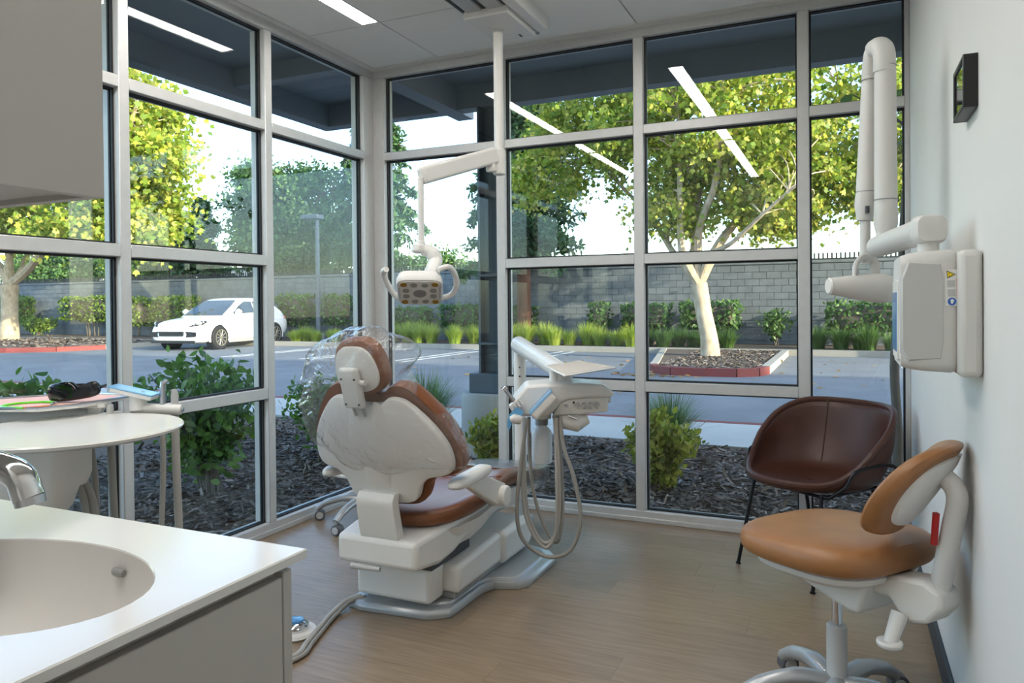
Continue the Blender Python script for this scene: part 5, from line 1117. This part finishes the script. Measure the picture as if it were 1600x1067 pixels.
pane('rear_window', [(2.12, -.7, 1.12), (2.12, .7, 1.12), (1.42, .6, 1.53), (1.42, -.6, 1.53)], off=.03)
for s in (-1, 1):
    pane('side_window', [(-.72, s*.885, 1.12), (.42, s*.895, 1.14), (.40, s*.74, 1.52), (.02, s*.74, 1.52), (-.35, s*.81, 1.37)], off=.012)
    pane('side_window', [(.48, s*.895, 1.14), (1.55, s*.88, 1.16), (1.30, s*.78, 1.42), (1.05, s*.74, 1.51), (.46, s*.74, 1.52)], off=.012)
    mr = obj('wing_mirror', MB().tube([cpt(-.62, s*.93, 1.14), cpt(-.62, s*1.0, 1.17), cpt(-.62, s*1.06, 1.19), cpt(-.62, s*1.15, 1.19)], [.03, .08, .1, .05], 12), 'car_white', car)
    hb_ = obj('headlight_bezel', MB().tube([cpt(-2.37, s*.60, .735), cpt(-2.26, s*.74, .79), cpt(-2.12, s*.86, .85), cpt(-1.98, s*.915, .89)], [.02, .055, .065, .03], 10), 'car_black', car)
    obj('headlight', MB().tube([cpt(-2.31, s*.71, .79), cpt(-2.17, s*.85, .845), cpt(-2.08, s*.905, .875)], [.025, .05, .03], 10), 'lamp_lens', hb_)
    obj('air_intake', MB().add([cpt(-2.40+dx, s*y, z) for dx in (-.03, .04) for y, z in ((.5, .42), (.84, .44), (.86, .58), (.5, .60))], [(0, 1, 2, 3), (4, 7, 6, 5), (0, 1, 5, 4), (1, 2, 6, 5), (2, 3, 7, 6), (3, 0, 4, 7)]), 'car_black', car)
    obj('sill_trim', MB().box((-1.0, 0, .2), (1.0, .02, .33), CM @ Matrix.Translation((0, s*.965-.01, 0))), 'mid_grey', car, bevel=.01)
    for x in (-1.447, 1.447):
        obj('wheel_arch', MB().tube([cpt(x+.44*math.cos(R(a)), s*.955, .37+.44*math.sin(R(a))) for a in range(-15, 196, 15)], .035, 8), 'car_white', car)
        obj('wheel_well', MB().tube([cpt(x, s*.78, .38), cpt(x, s*.975, .38)], .43, 24), 'car_black', car)
        wh = obj('tyre', MB().lathe([(.25, -.13), (.34, -.13), (.372, -.1), (.378, 0), (.372, .1), (.34, .13), (.25, .13)], 36, CM @ Vector((x, s*.90, .378)), (CM.to_3x3() @ Matrix.Rotation(R(90), 3, 'X')).to_4x4()), 'tyre', car)
        rim_ = MB(CM @ Matrix.Translation((x, s*1.025, .378)) @ Matrix.Rotation(R(90), 4, 'X'))
        rim_.lathe([(.235, -.02), (.262, -.02), (.262, .02), (.235, .02), (.235, -.02)], 32, caps=False); rim_.lathe([(.05, -.02), (.05, .02)], 16)
        for k in range(10): a = 2*PI*k/10; rim_.tube([(.03*math.cos(a), .03*math.sin(a), 0), (.25*math.cos(a), .25*math.sin(a), 0)], .015, 6)
        obj('wheel_rim', rim_, 'alloy', wh)
        obj('rim_back', MB().tube([cpt(x, s*.985, .378), cpt(x, s*.995, .378)], .25, 24), 'dark_grey', wh)
    obj('door_seam', MB().tube([cpt(.45, s*.992, 1.08), cpt(.47, s*1.0, .7), cpt(.47, s*.985, .36)], .006, 6), 'mid_grey', car)
    obj('door_handle', MB().tube([cpt(.2, s*.985, .92), cpt(.4, s*.985, .93)], .018, 8), 'car_white', car)
    obj('tail_light', MB().tube([cpt(2.36, s*.7, .93), cpt(2.22, s*.88, .95), cpt(2.08, s*.94, .96)], .03, 8), 'red_plastic', car)
obj('grille', MB().add([cpt(-2.46+dx, y, z) for dx in (-.02, .06) for y, z in ((-.44, .46), (.44, .46), (.46, .60), (-.46, .60))], [(0, 1, 2, 3), (4, 7, 6, 5), (0, 1, 5, 4), (1, 2, 6, 5), (2, 3, 7, 6), (3, 0, 4, 7)]), 'car_black', car)
obj('lower_grille', MB().add([cpt(-2.42+dx, y, z) for dx in (-.02, .06) for y, z in ((-.8, .24), (.8, .24), (.8, .32), (-.8, .32))], [(0, 1, 2, 3), (4, 7, 6, 5), (0, 1, 5, 4), (1, 2, 6, 5), (2, 3, 7, 6), (3, 0, 4, 7)]), 'car_black', car)
obj('roof_spoiler', MB().tube([cpt(2.28, -.6, 1.10), cpt(2.32, 0, 1.12), cpt(2.28, .6, 1.10)], .035, 8), 'car_white', car)
